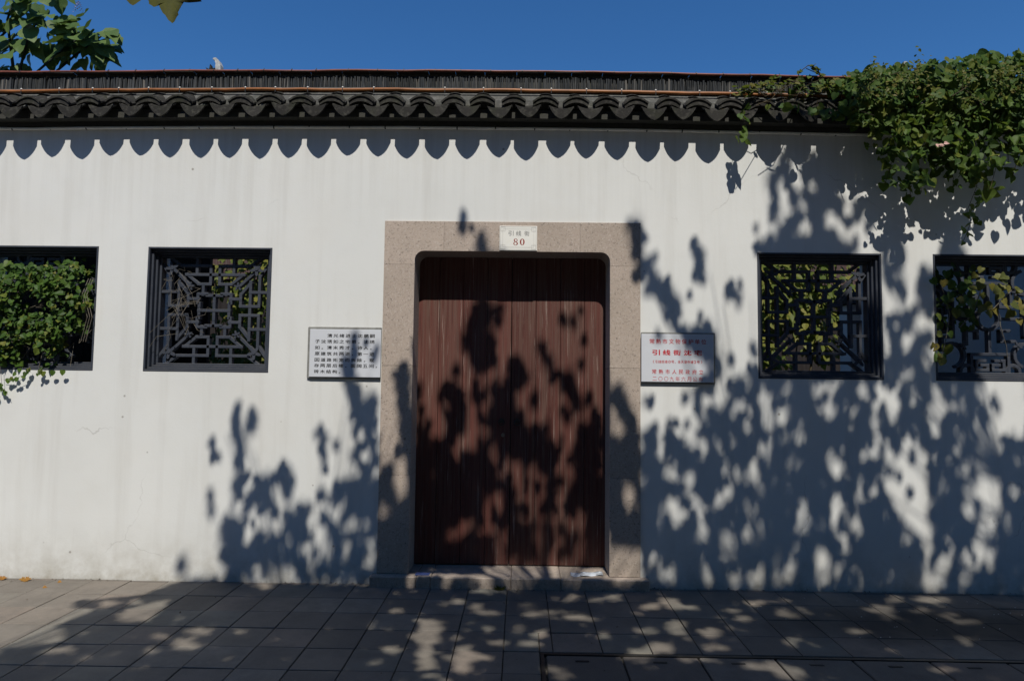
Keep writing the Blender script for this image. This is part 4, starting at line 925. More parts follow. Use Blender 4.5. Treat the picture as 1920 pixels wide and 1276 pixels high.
 [144,147,151,153,191,203,211,216,217,221,222,232,236,242,243,250,252,278,282,296,297,305,330,333,336,344,346,357,366,381,385,402,403,407,411,423,429,441,443,448,463,476],
 [144,147,191,203,210,216,217,221,223,232,236,238,239,241,244,249,252,279,283,296,297,305,330,333,336,344,346,348,349,352,353,358,370,371,372,381,385,391,395,402,403,407,411,422,431,434,438,440,443,447,463,476],
 [145,147,191,203,210,216,217,222,223,231,243,249,252,280,283,296,297,304,330,339,341,344,346,347,350,351,354,358,363,364,372,381,386,390,395,402,403,407,411,422,431,433,438,441,443,447,450,451,463,476],
 [191,203,210,216,217,231,243,250,251,280,283,304,330,334,336,338,342,345,350,352,354,357,360,366,370,380,386,390,395,401,403,408,410,412,413,423,431,432,439,442,444,447,449,452,463,476],
 [190,203,210,216,217,232,242,250,251,276,279,280,284,303,309,314,330,333,337,338,343,346,350,352,353,356,361,366,367,381,385,391,395,401,404,408,414,423,430,432,439,447,449,452,463,466,467,474,475,476],
 [190,196,200,203,210,216,217,224,226,234,242,276,278,279,284,303,309,315,326,328,330,333,337,338,343,346,350,356,361,381,385,401,405,407,414,423,430,433,439,446,448,452,463,465,467,474],
 [190,195,210,216,217,223,228,234,243,245,246,275,277,280,284,303,310,314,318,319,325,329,330,333,337,338,343,347,349,356,362,382,385,404,405,407,411,412,413,417,419,425,431,433,438,445,448,451,463,476],
 [190,195,209,216,217,222,230,235,247,249,250,273,277,280,284,303,318,319,325,329,330,333,337,338,343,344,345,356,362,379,380,396,399,404,405,407,411,417,420,427,431,435,436,445,448,450,463,476],
 [190,195,209,216,217,222,230,235,236,239,248,266,267,272,278,279,284,302,318,319,325,328,330,334,336,338,343,344,346,356,363,378,380,385,386,396,399,407,411,417,420,425,431,438,439,444,448,451,463,476],
 [190,196,209,216,217,221,229,239,249,274,285,296,297,302,318,319,323,325,326,328,330,338,342,344,346,356,364,366,369,378,381,383,387,396,400,403,406,407,411,415,416,417,419,425,427,428,430,438,439,443,448,450,463,476],
 [189,197,209,216,217,224,229,239,244,247,249,263,266,274,285,296,300,302,323,325,330,339,342,344,345,357,360,361,364,366,369,378,381,383,388,396,400,402,407,408,411,415,417,426,427,433,435,438,439,443,448,450,463,476],
 [188,193,209,216,217,220,221,224,229,239,243,247,248,265,266,269,270,274,285,296,323,325,331,339,342,351,353,358,359,362,363,366,369,373,374,378,381,383,388,396,399,402,407,408,410,411,412,415,417,418,419,425,427,433,435,443,463,477],
 [188,193,208,216,217,220,221,224,229,239,243,265,271,274,285,289,292,296,308,309,324,325,332,339,342,351,353,372,374,378,381,383,388,402,406,411,413,418,419,426,427,444,463,467,469,477],
 [188,193,208,216,217,219,221,224,228,239,243,265,271,274,280,283,285,289,293,296,320,321,322,330,331,334,336,339,342,351,353,372,374,378,381,383,390,398,399,403,406,411,413,445,463,467,469,477],
 [188,194,208,216,218,219,227,239,243,265,280,283,286,288,292,296,328,329,336,339,342,343,348,351,353,398,399,404,405,411,412,446,463,467,469,477],
 [188,194,209,216,218,220,228,239,242,247,248,264,279,283,291,296,328,329,336,340,342,343,348,351,353,409,410,414,416,449,450,477],
 [187,194,210,216,217,221,228,239,242,246,248,264,278,283,291,296,328,329,336,343,350,371,372,408,410,413,416,434,436,449,452,477],
 [187,194,211,214,217,221,227,239,243,246,248,264,278,282,291,296,337,338,339,342,351,359,360,371,372,402,406,409,410,413,417,426,464,477],
 [187,194,199,201,212,213,217,221,227,229,230,239,243,246,248,260,261,263,278,282,284,288,292,295,328,329,337,338,340,341,351,358,360,403,406,413,416,426,429,434,436,442],
 [188,194,199,202,217,221,227,229,231,239,248,260,261,262,266,269,278,282,283,289,293,294,328,329,337,341,351,356,361,403,406,414,416,425,429,447],
 [191,195,198,202,218,220,227,229,231,239,242,244,249,260,265,270,276,278,279,282,283,291,334,341,343,346,351,353,354,356,406,425,429,447],
 [191,195,199,202,217,218,226,229,230,239,242,245,246,247,249,260,265,270,276,278,281,291,329,330,333,341,343,347,351,353,355,356,406,423,429,447],
 [191,194,200,202,216,219,226,239,241,248,249,260,265,270,281,292,329,342,343,347,351,353,355,356,358,423,429,447],
 [191,194,197,199,200,203,215,219,226,238,241,248,249,260,265,270,280,287,288,292,329,342,343,347,352,353,355,356,358,365,372,423,429,447],
 [191,194,196,199,200,202,215,219,226,238,240,248,249,260,266,269,280,286,288,292,329,342,343,347,352,353,354,356,358,363,374,407,409,423,429,448],
 [191,194,196,199,216,219,227,237,240,248,250,260,280,286,288,292,328,342,352,356,358,406,409,423,429,448],
 [191,194,197,199,216,220,227,236,240,245,246,247,249,260,279,286,289,291,321,322,326,339,353,356,358,406,409,414,416,423,426,427,429,448],
 [191,194,215,220,228,236,241,245,248,261,278,285,320,322,325,339,353,356,358,406,409,414,416,423,426,427,429,448],
 [191,194,216,220,228,235,241,245,248,253,254,262,278,285,320,322,325,339,353,356,358,407,409,414,416,424,425,427,429,431,433,448],
 [191,193,216,219,228,234,241,245,248,253,254,263,277,285,314,317,320,322,324,339,354,356,358,414,417,427,429,430,434,448],
 [192,193,242,244,249,252,255,264,277,285,314,317,321,322,324,339,354,356,358,407,408,414,417,427,429,430,435,448],
 [255,265,273,276,278,285,314,317,324,339,355,356,358,400,401,406,408,414,417,418,419,427,429,430,435,448],
 [222,224,233,235,241,243,255,266,273,277,278,285,314,317,324,339,358,388,389,399,401,406,408,414,416,417,419,427,429,430,435,449],
 [222,224,232,236,241,244,255,265,273,284,315,316,323,339,358,385,392,399,402,406,408,414,416,417,423,427,429,431,434,449],
 [231,236,240,246,255,264,273,279,280,283,314,316,323,338,358,384,392,399,402,406,408,417,424,427,429,449],
 [231,236,240,248,255,264,273,279,314,316,322,327,330,338,343,349,358,384,393,399,402,406,408,411,413,417,424,427,429,449],
 [232,236,240,250,255,263,271,273,277,278,284,288,321,324,334,337,342,346,348,350,358,384,392,399,402,406,407,411,413,419,425,427,429,449],
 [232,236,240,251,255,263,270,275,284,288,320,324,342,343,349,351,358,385,392,399,402,406,407,411,413,419,425,427,429,449],
 [239,251,255,262,269,275,284,288,319,324,341,342,351,352,358,399,402,406,407,419,425,427,429,449],
 [239,251,255,261,269,275,284,288,318,324,331,333,340,342,352,353,358,399,402,406,407,419,425,427,429,449],
 [239,251,255,257,269,275,317,324,331,334,340,341,358,399,402,406,409,420,424,427,429,449],
 [239,251,269,275,317,325,331,334,358,399,402,406,410,412,414,420,423,427,429,432,435,450],
 [238,251,270,274,317,325,331,333,358,399,402,406,416,420,423,427,429,431,436,450],
 [237,251,270,271,317,325,332,333,358,400,401,406,417,420,423,427,429,431,437,450],
 [236,251,268,273,317,325,336,337,348,350,358,406,408,409,418,428,429,431,436,449],
 [235,251,268,273,316,325,336,337,347,350,354,355,358,406,408,409,419,428,429,448],
 [235,251,268,273,288,289,316,325,336,338,347,350,354,356,358,406,408,410,419,428,429,448],
 [234,250,287,290,316,323,324,325,328,330,336,338,346,350,354,356,358,406,408,410,415,416,420,428,429,447],
 [234,250,287,290,310,312,315,322,324,325,327,330,336,338,343,350,354,356,358,406,408,409,413,416,420,428,430,446],
 [235,251,287,290,309,322,327,330,336,337,342,350,354,356,358,406,408,409,413,416,420,428,430,446],
 [235,248,249,251,288,289,309,321,328,330,336,337,342,350,354,355,358,406,408,409,413,416,420,428,430,445],
 [236,247,250,252,309,321,343,346,349,350,358,405,406,407,408,410,411,416,420,428,430,444],
 [237,247,250,252,309,321,343,346,348,350,358,403,406,407,408,416,420,428,430,444],
 [238,247,250,252,309,321,331,333,344,350,358,400,406,407,408,416,420,428,430,443],
 [238,247,249,253,277,279,281,285,305,308,309,317,318,321,331,335,345,350,358,398,406,407,408,416,420,428,430,443],
 [238,248,249,253,277,286,305,316,319,321,330,335,358,395,406,416,420,428,430,443],
 [238,254,276,286,305,310,312,315,329,335,338,340,358,395,406,412,420,428,430,443],
 [238,254,276,280,281,285,305,310,312,315,329,335,338,340,358,395,406,412,420,428,430,442],
 [239,254,277,280,282,284,286,288,306,314,329,335,358,395,406,412,420,428,430,442],
 [239,254,277,279,285,288,306,314,329,335,358,395,406,412,420,427,430,442],
 [239,254,285,288,306,314,330,335,358,395,406,416,421,426,430,442],
 [239,255,286,288,306,314,330,335,358,395,406,416,424,425,430,442],
 [239,255,306,309,310,314,325,327,330,334,358,395,406,409,410,416,430,441],
 [239,248,305,310,312,315,325,327,330,333,358,396,406,409,411,416,430,441],
 [242,245,305,310,313,316,325,327,330,335,358,395,406,408,411,416,430,441],
 [242,245,305,310,314,316,325,327,330,336,358,395,406,409,411,416,430,441],
 [242,246,304,310,315,316,325,327,329,336,354,396,406,409,411,416,428,441],
 [241,246,304,310,325,327,329,334,335,336,353,397,406,416,429,440],
 [241,246,304,310,325,327,329,333,353,398,406,416,429,440],
 [241,246,304,310,325,327,329,333,353,398,406,416,429,440],
 [242,245,303,311,325,327,329,332,357,391,394,397,407,415,430,438],
 [235,236,239,240,242,245,303,311,325,327,330,332,358,391,395,397,408,415,430,438],
 [234,237,239,240,242,245,303,311,326,327,330,331,359,390,395,398,408,415,432,437],
 [234,237,238,241,303,311,330,331,364,373,378,389,395,399,434,437,438,440],
 [233,237,238,241,302,311,330,331,355,357,364,373,379,389,392,396,398,399,434,436,438,440],
 [233,237,238,240,302,311,330,331,355,357,364,373,379,389,393,395,399,400,402,403,435,436,438,440],
 [233,237,239,240,302,309,354,357,364,373,379,384,388,389,393,395,399,404,435,436,438,440],
 [233,237,302,308,354,357,364,373,379,384,392,395,399,404,435,436,438,440],
 [233,237,302,305,306,307,355,357,363,365,366,374,378,383,392,395,399,404,439,440],
 [233,237,306,307,360,364,367,375,377,383,389,390,391,396,398,400,401,404,439,440],
 [233,237,305,307,360,364,369,383,389,399,402,404],
 [234,237,306,307,361,364,370,384,389,392,394,399,402,404],
 [234,236,361,366,372,384,388,391,395,399,402,404],
 [361,366,373,385,388,391,395,400,402,404],
 [361,367,376,391,395,404],
 [361,367,372,373,376,391,395,403],
 [362,365,367,373,376,392,394,401],
 [362,365,367,374,375,396],
 [362,365,367,368,369,392],
 [362,365,369,390],
 [362,365,369,390],
 [361,368,369,389],
 [361,365,367,372,374,377,380,389],
 [361,365,367,371,375,377,380,389],
 [361,364,367,371,376,377,380,389],
 [360,365,367,370,376,377,380,389],
 [360,365,367,370,376,388],
 [360,371,376,388],
 [361,371,375,388],
 [362,388],
 [363,372,373,389],
 [364,370,374,389],
 [365,369,375,390],
 [365,369,375,390],
 [365,370,375,383,384,390],
 [365,371,374,381],
 [366,380],
 [366,378],
 [366,377],
 [366,373],
 [],
 [],
 [],
 [],
 [],
 [],
 [],
 [],
 [],
 [],
 [],
 [],
 [],
 [],
 [],
 [],
 []]
MASK = np.zeros((330, 520), bool)
for i_, row in enumerate(CROWN_ROWS):
    for k_ in range(0, len(row), 2): MASK[i_, row[k_]:row[k_+1]] = True
MU0, MV0, MS = -5.2, -2.7, .02
# crown extended past the part whose shade is in view, added to cut sky light
def crown_extra(u, v): return True
ext = np.ones((500, 900), bool)                                  # v from -9 .. 1, u from -9 .. 9
sil = np.zeros((640, 900), bool)                                 # v from -8.9 to 3.9 ; u from -9 to 9
EU0, EV0 = -9.0, -8.9
i0 = int(round((MV0-EV0)/MS)); j0 = int(round((MU0-EU0)/MS))
sil[i0:i0+330, j0:j0+520] = MASK
vv = EV0+(np.arange(640)+.5)*MS; uu = EU0+(np.arange(900)+.5)*MS
VV, UU = np.meshgrid(vv, uu, indexing='ij')
out = (VV < MV0)|((UU > 5.2)&(VV < 1.4+.5*np.sin(UU*3)))|((UU < -5.2)&(VV < -1.4))
nz_ = np.sin(UU*2.1+1.3*np.sin(VV*1.7))+np.sin(VV*2.6+1.1*np.sin(UU*2.3+1))+.6*np.sin(UU*5.2+VV*4.4)
sil |= out & (nz_ > -1.15) & (VV > -8.5) & (UU > -7.5) & (UU < 8)
LEAF_SETS = [(.078, .9), (.060, 1.0), (.045, 1.0), (.033, 1.0), (.024, 1.0)]
cover = np.zeros(sil.shape, np.uint8)
def disc_offsets(r):
    n = int(math.ceil(r/MS)); return [(a, b) for a in range(-n, n+1) for b in range(-n, n+1) if (a*a+b*b)*MS*MS <= r*r]
leaves = []
for r, _ in LEAF_SETS:
    offs = np.array(disc_offsets(r*.85))
    er = np.ones(sil.shape, bool)
    for a, b in offs:
        er &= np.roll(np.roll(sil, -a, 0), -b, 1)
    for rep in range(6 if r < .06 else 4):
        cand = np.argwhere(er & (cover < 1)); nrng.shuffle(cand)
        for i, j in cand:
            if cover[i, j] >= 1: continue
            lim = sil.shape
            ii = np.clip(i+offs[:, 0], 0, lim[0]-1); jj = np.clip(j+offs[:, 1], 0, lim[1]-1)
            cover[ii, jj] += 1
            leaves.append((EU0+(j+.5)*MS+U(-.006, .006), EV0+(i+.5)*MS+U(-.006, .006), r, 0.0))
leaves += [(u, v, r*.95, U(.7, 3.4)) for u, v, r, e in list(leaves) if r > .05 for _ in range(1)]  # extra leaf layer added farther along the rays to block more sky light
def crown_pos(u, v, extra):
    o = max(2.2, (4.81-v)/1.964+.30)+U(0, 1.9)+extra
    return Vector((u+A_AZ*o, -o, v+T_EL*o))
tA = thing('street_tree', 'plane tree on the pavement whose leafy boughs shade the right half of the wall', 'tree', None, (2.6, -6.9, 0))
tB = thing('street_tree', 'plane tree on the pavement whose boughs shade the paving left of the door', 'tree', None, (-2.9, -7.1, 0))
crown = {id(tA): G(), id(tB): G()}; twig = {id(tA): G(), id(tB): G()}
limb_pts = {id(tA): [], id(tB): []}
def limb(q, t, pts, r0, r1):
    n = 9; P0 = [Vector(p) for p in pts]; fine = []
    for i in range(len(P0)-1):
        for k in range(n): fine.append(P0[i].lerp(P0[i+1], k/n)+rvec(.012))
    fine.append(P0[-1]); q.tube(fine, [r0+(r1-r0)*k/(len(fine)-1) for k in range(len(fine))], 8)
    limb_pts[id(t)] += fine
LIMBS = [(tA, [(2.6, -6.9, 2.4), (2.5, -6.2, 3.9), (2.4, -5.2, 5.2), (2.3, -4.4, 6.2)]), (tA, [(2.6, -6.9, 2.6), (3.4, -6.1, 4.2), (3.9, -5.0, 5.4), (4.2, -4.0, 6.3)]),
         (tA, [(2.6, -6.9, 2.5), (1.6, -6.3, 3.8), (.9, -5.4, 4.9), (.6, -4.6, 5.6)]), (tA, [(2.6, -6.9, 2.7), (2.9, -7.4, 4.8), (3.2, -7.6, 7.0)]),
         (tB, [(-2.9, -7.1, 2.4), (-2.3, -6.4, 3.9), (-1.6, -5.5, 5.0), (-1.3, -4.7, 5.6)]), (tB, [(-2.9, -7.1, 2.6), (-3.2, -6.4, 4.2), (-2.9, -5.6, 5.2)]),
         (tB, [(-2.9, -7.1, 2.6), (-3.4, -7.6, 5.0), (-3.2, -7.9, 7.0)])]
for t in (tA, tB):
    loc = t.location; q = G()
    q.tube([(loc.x, loc.y, -.05), (loc.x+.01, loc.y, .3), (loc.x-.02, loc.y+.02, 1.4), (loc.x, loc.y, 2.75)], [.21, .16, .145, .13], 14); o = part('trunk', q, 'bark', None, True)
    o.parent = t; o.matrix_parent_inverse = Matrix.Translation(-Vector(loc))
    for tt, pts in LIMBS:
        if tt is t:
            q = G(); limb(q, t, pts, .085, .02); o = part('limb', q, 'bark', None, True); o.parent = t; o.matrix_parent_inverse = Matrix.Translation(-Vector(loc))
clusters = {}
for u, v, r, extra in leaves:
    p = crown_pos(u, v, extra); t = tA if p.x > -.4+.2*math.sin(p.z*2) else tB
    nrm = sun_vec+rvec(.26 if not extra else .5); yd = Vector((U(-1, 1), U(-.6, .6), U(-1.1, .3)))
    yd = (yd-yd.project(nrm)).normalized(); s_ = r*1.78
    add_leaf(crown[id(t)], 'plane', p-yd*s_*.5, yd, nrm, s_)
    key = (id(t), round(p.x/.45), round(p.y/.45), round(p.z/.45)); clusters.setdefault(key, []).append(p)
for key, ps in clusters.items():
    if len(ps) < 3: continue
    c = sum(ps, Vector())/len(ps); lp = min(limb_pts[key[0]], key=lambda a: (a-c).length_squared)
    if (lp-c).length < 2.8:
        mid = lp.lerp(c, .5)+Vector((0, 0, -.08))
        twig[key[0]].tube([lp, mid, c], [.009, .006, .003], 5, False)
for t in (tA, tB):
    off = Matrix.Translation(-Vector(t.location))
    o = part('foliage', crown[id(t)], 'plane_leaf', None); tag(o, kind='stuff'); o.parent = t; o.matrix_parent_inverse = off
    o = part('twigs', twig[id(t)], 'bark', None); tag(o, kind='stuff'); o.parent = t; o.matrix_parent_inverse = off
# the two leaves of it that hang into the top of the picture
lm = leaf_mesh('plane', 'plane_leaf', 3)
def big_leaf(pos, yd, nrm, s_):
    o = leaf_obj('leaf', lm[0], None, pos, yd, nrm, s_); mw = o.matrix_basis.copy(); o.parent = tB
    o.matrix_parent_inverse = Matrix.Translation(-Vector(tB.location)); o.matrix_basis = mw; return o
def hanging_leaf(outline, dx, dz, y):
    q = G(); c = (sum(p[0] for p in outline)/len(outline), sum(p[1] for p in outline)/len(outline)); v = []
    for x, z in [c]+outline:
        r2 = (x-c[0])**2+(z-c[1])**2; v.append((x+dx, y+1.4*r2+.25*(z-c[1]), z+dz))
    n = len(outline); q.add(v, [(0, i+1, (i+1) % n+1) for i in range(n)])
    o = part('leaf', q, 'plane_leaf', None, True); o.parent = tB; o.matrix_parent_inverse = Matrix.Translation(-Vector(tB.location)); return o
PLANE = [(-.838, 2.53), (-.850, 2.49), (-.838, 2.462), (-.829, 2.452), (-.826, 2.443), (-.818, 2.438), (-.813, 2.434), (-.806, 2.436), (-.803, 2.442), (-.800, 2.434), (-.790, 2.418), (-.784, 2.413), (-.776, 2.401), (-.766, 2.393),
         (-.762, 2.397), (-.758, 2.409), (-.755, 2.414), (-.757, 2.420), (-.752, 2.436), (-.748, 2.448), (-.738, 2.446), (-.722, 2.449), (-.712, 2.452), (-.722, 2.470), (-.715, 2.50), (-.732, 2.53), (-.77, 2.575)]
hanging_leaf(PLANE, 0, 0, -3.9)
hanging_leaf([(-.877, 2.451), (-.869, 2.4465), (-.862, 2.452), (-.845, 2.47), (-.85, 2.50), (-.872, 2.52), (-.895, 2.50), (-.893, 2.468)], 0, 0, -3.88)


# ================================================================== CLIMBER OVER THE RIGHT END OF THE WALL
VINE = [(1.714, 3.829), (1.826, 3.898), (1.93, 3.916), (2.034, 3.959), (2.159, 3.952), (2.243, 4.029), (2.408, 4.039), (2.532, 3.997), (2.678, 4.062), (2.782, 4.105), (2.99, 4.136), (3.176, 4.163), (3.36, 4.108), (3.463, 4.096), (3.527, 4.182), (3.611, 4.225), (3.776, 4.239), (4.189, 4.263), (4.154, 3.373), (3.869, 3.37), (3.769, 3.433), (3.704, 3.327), (3.582, 3.326), (3.496, 3.179), (3.336, 3.303), (3.175, 3.365), (3.108, 3.176), (2.963, 3.091), (2.885, 3.216), (2.768, 3.467), (2.73, 3.615), (2.485, 3.69), (2.32, 3.718), (2.156, 3.781), (1.908, 3.767), (1.713, 3.778)]
STR = [[(1.749, 3.787), (1.731, 3.65), (1.747, 3.522)], [(2.979, 3.244), (3.026, 3.16), (3.056, 3.068)], [(3.598, 3.375), (3.542, 3.164), (3.496, 2.997), (3.509, 2.905), (3.464, 2.755)], [(3.741, 3.376), (3.681, 3.187), (3.588, 3.073)], [(3.352, 3.373), (3.373, 3.247), (3.386, 3.155)], [(3.124, 3.287), (3.141, 3.182), (3.119, 3.119)], [(3.271, 3.415), (3.247, 3.309)], [(2.741, 3.623), (2.759, 3.496)], [(2.9, 3.37), (2.863, 3.201)], [(3.805, 3.461), (3.823, 3.377)], [(3.884, 3.377), (3.859, 3.251)]]
vine = thing('climbing_vine', 'large leafy green climber spilling over the tiled top of the wall', 'climbing plant')
HM = leaf_mesh('heart', 'vine_leaf', 6)
fol = G(); tips = G(); stems = G(); cand = []
def vine_leaf(p, front):
    nrm = Vector((U(-.6, .6), -1.0, U(-.3, 1.1)))+rvec(.38); yd = Vector((U(-.9, .9), U(-.6, .2), U(-1.2, -.1)))
    cand.append((p, yd, nrm, U(.034, .080)*(1 if U(0, 1) < .93 else 1.25), front))
n = 0
while n < 3500:
    x, z = sample_poly(VINE); w_ = min(1, max(0, (x-2.35)/.6)); y = -.20-.07*w_*math.sin(x*5+z*7)+U(-.03-.10*w_, .12+.3*w_)
    if x < 2.6 and U(0, 1) > .22+.78*w_: n += 1; continue
    if x < 2.3: y = U(-.17, .05)
    if z < 3.66:
        y = U(-.27, -.07)
        if U(0, 1) < .5: n += 1; continue
    elif z < 3.80: y = U(-.31, -.215)
    # over the roof keep clear of the tiles, climbing with the slope
    zr = 3.92+.6*(y+.2) if -.2 < y < .06 else (4.22 if y >= .06 else 0)
    z2 = z+.42*(y+.30)
    if zr and z2 < zr+.02:
        if U(0, 1) < .6 and x > 2.5: y = U(-.36, -.22); z2 = z
        else: continue
    vine_leaf(Vector((x+.03*U(-1, 1), y, z2)), -y+U(-.12, .12)); n += 1
for pts in STR:
    q = [Vector((x, -.21+U(-.03, .03), z)) for x, z in pts]
    stems.tube(q, .0022, 5, False)
    L_ = sum((q[i+1]-q[i]).length for i in range(len(q)-1)); k = int(L_/.026)
    for j in range(k):
        f = j/max(k, 1)*(len(q)-1); i = min(int(f), len(q)-2); p = q[i].lerp(q[i+1], f-i)+Vector((U(-.045, .045), U(-.05, .05), U(-.02, .02)))
        vine_leaf(p, 1.0+U(0, .3))
# young yellowish shoots in bunches along the crest, kept small
for k in range(85):
    x, z = sample_poly(VINE)
    if z < 3.78 or x < 2.5: continue
    c = Vector((x, -.42+.45*max(0, (z-3.9)), z+.02)) if U(0, 1) < .8 else Vector((x, -.1, z+.05))
    for j in range(26):
        p = c+rvec(.035); nrm = Vector((U(-.6, .6), -1, U(0, 1.2))); yd = Vector((U(-1, 1), U(-.6, .2), U(-.8, .5)))
        add_leaf(tips, 'ovate', p, yd, nrm, U(.016, .034))
for k in range(60):
    a = Vector((U(1.9, 4.1), U(-.3, .0), U(3.85, 4.05))); b = a+Vector((U(-.4, .4), U(-.2, .1), U(-.3, .1)))
    stems.tube([a, a.lerp(b, .5)+rvec(.05), b], .003, 5, False)
cand.sort(key=lambda c: -c[4]*c[3])
for i, (p, yd, nrm, s_, fr) in enumerate(cand):
    if p.x > 4.12 or i >= 300 and True:
        add_leaf(fol, 'heart', p, yd, nrm, s_)
    else: leaf_obj('leaf', HM[i % 6], vine, p, yd, nrm, s_)
tag(part('foliage', fol, 'vine_leaf', vine), kind='stuff'); tag(part('young_shoots', tips, 'vine_tip', vine), kind='stuff'); tag(part('stems', stems, 'stem', vine), kind='stuff')
q = G(); c = Vector((3.19, -.36, 3.47))
for k in range(5): add_leaf(q, 'ovate', c+rvec(.012), Vector((U(-1, 1), -.6, U(-1, 0))), Vector((0, -1, .5)), U(.025, .04))
part('dead_leaf', q, 'flower', vine)
# sparse runner creeping left along the tiles
run = G(); lf = G()
rp = [Vector((x, -.10+.03*math.sin(x*9), 3.985+.02*math.sin(x*13))) for x in np.linspace(1.72, 2.75, 16)]
run.tube(rp, .004, 5, False)
for k in range(230):
    i = U(0, len(rp)-1.01); p = rp[int(i)].lerp(rp[int(i)+1], i-int(i))+Vector((U(-.04, .04), U(-.10, .08), U(0, .075)*min(1, .35+i/9)))
    add_leaf(lf, 'heart', p, Vector((U(-1, 1), -.6, U(-.9, .2))), Vector((U(-.5, .5), -.8, .9)), U(.028, .06))
loop = [Vector(p) for p in ((2.25, -.02, 3.98), (2.28, .0, 4.2), (2.36, .0, 4.262), (2.44, 0, 4.23), (2.47, -.02, 4.05))]; run.tube(loop, .004, 5, False)
for k in range(26):
    i = U(0, 3.99); p = loop[int(i)].lerp(loop[int(i)+1], i-int(i)); add_leaf(lf, 'heart', p, Vector((U(-1, 1), -.5, U(-1, .3))), Vector((0, -1, .6))+rvec(.3), U(.03, .055))
tag(part('runner_foliage', lf, 'vine_tip', vine), kind='stuff'); tag(part('runner_stems', run, 'stem', vine), kind='stuff')

# ================================================================== IVY IN THE LEFT WINDOW
V1 = [(-4.50, 2.513), (-4.31, 2.513), (-4.201, 2.558), (-4.043, 2.524), (-3.823, 2.562), (-3.648, 2.60), (-3.535, 2.54), (-3.515, 2.255), (-3.55, 2.035), (-3.60, 1.903), (-3.74, 1.857), (-3.84, 1.70), (-3.996, 1.72), (-4.171, 1.70), (-4.261, 1.74), (-4.50, 1.75)]
ivy = thing('window_ivy', 'dense small leaved ivy bulging out of the leftmost lattice window', 'climbing plant')
fol = G(); st = G()
for k in range(1900):
    x, z = sample_poly(V1)
    if math.sin(x*13)+math.sin(z*15+x*4) < -1.0 or (x > -3.75 and z < 1.98): continue
    bul = .11*math.sin(math.pi*min(1, max(0, (z-1.66)/1.0)))
    y = U(-.035-bul, .16); ed = min(x+4.5, -3.50-x, .12)/.12
    y = max(y, -.06-.08*ed+.03*math.sin(x*21)*math.cos(z*17))
    yd = Vector((U(-1, 1), U(-.7, .0), U(-1.1, .1))); nrm = Vector((U(-.7, .7), -1, U(-.2, 1.3)))+rvec(.25)
    add_leaf(fol, 'heart', (x, y, z), yd, nrm, U(.024, .058))
for k in range(22):
    a = Vector((U(-4.45, -3.55), U(0, .1), U(1.8, 2.55))); st.tube([a, a+Vector((U(-.15, .15), U(-.08, .05), U(-.2, .1))), a+Vector((U(-.3, .3), U(-.05, .05), U(-.4, .15)))], .0022, 5, False)
for x0 in (-3.56, -3.54, -3.52):
    st.tube([(x0, -.01, 2.42), (x0-.02, -.05, 2.28), (x0+.03, -.045, 2.1), (x0-.03, -.02, 1.9)], .0025, 5, False)
hang = [[(-4.05, 1.68), (-4.12, 1.60), (-4.2, 1.58)], [(-3.98, 1.69), (-4.02, 1.62), (-4.10, 1.59)], [(-4.22, 1.69), (-4.2, 1.52), (-4.14, 1.46)], [(-3.88, 1.69), (-3.9, 1.63)], [(-4.3, 1.66), (-4.24, 1.5), (-4.3, 1.44)]]
for pts in hang:
    q = [Vector((x, -.045+U(-.02, .02), z)) for x, z in pts]; st.tube(q, .0016, 5, False)
    for j in range(7):
        f = U(0, len(q)-1.01); p = q[int(f)].lerp(q[int(f)+1], f-int(f)); add_leaf(fol, 'heart', p, Vector((U(-1, 1), -.2, -1)), Vector((U(-.4, .4), -1, .5)), U(.022, .046))
for x, z in ((-3.515, 2.36), (-3.512, 2.22), (-3.78, 1.66), (-3.86, 1.655), (-3.70, 1.665)):
    add_leaf(fol, 'heart', (x, -.05, z), Vector((U(-.3, .6), -.1, -1)), Vector((.2, -1, .5)), .045)
tag(part('foliage', fol, 'small_leaf', ivy), kind='stuff'); tag(part('stems', st, 'dry_stem', ivy), kind='stuff')
# dry stems in the second window
dry = thing('dry_vine_stems', 'thin dry bare stems tangled in the sunlit lattice window', 'dry vine')
st = G()
for k in range(26):
    a = Vector((U(-2.98, -2.72), U(.03, .10), U(2.1, 2.58))); b = a+Vector((U(-.12, .2), U(-.03, .03), U(-.3, .12)))
    st.tube([a, a.lerp(b, .4)+rvec(.03), a.lerp(b, .75)+rvec(.03), b], .0014, 5, False)
for a, b, c in (((-3.05, .02, 1.98), (-2.93, .02, 2.10), (-2.78, .06, 2.25)), ((-3.05, .02, 1.86), (-2.98, .0, 1.95), (-2.85, .07, 1.98)), ((-2.90, .05, 2.25), (-2.78, .0, 2.27), (-2.66, .06, 2.36))):
    st.tube([a, b, c], .0016, 5, False)
tag(part('stems', st, 'dry_stem', dry), kind='stuff')

# ================================================================== YELLOWING CREEPER IN THE RIGHTMOST WINDOW
W4 = [(3.706, 2.559), (3.666, 2.507), (3.724, 2.473), (3.818, 2.495), (3.877, 2.496), (3.851, 2.461), (3.774, 2.426), (3.823, 2.388), (3.843, 2.367), (3.891, 2.41), (3.967, 2.389), (3.862, 2.303), (3.912, 2.273), (3.94, 2.218), (3.977, 2.312), (3.975, 2.146), (4.004, 2.261), (3.425, 2.349), (3.487, 2.307), (3.39, 2.319), (3.717, 2.237), (3.577, 2.214), (3.517, 2.2), (3.348, 2.182), (3.721, 2.357), (3.562, 2.42), (3.352, 2.028), (3.415, 2.033), (3.337, 1.943), (3.434, 1.935), (3.318, 1.849), (3.381, 1.862), (3.346, 1.824), (3.309, 2.464), (3.377, 2.448), (3.453, 2.436)]
crp = thing('yellowing_creeper', 'creeper with yellowish green leaves hanging in the rightmost window', 'climbing plant')
YM = leaf_mesh('heart', 'yellow_leaf', 5); GM = leaf_mesh('heart', 'vine_leaf', 4)
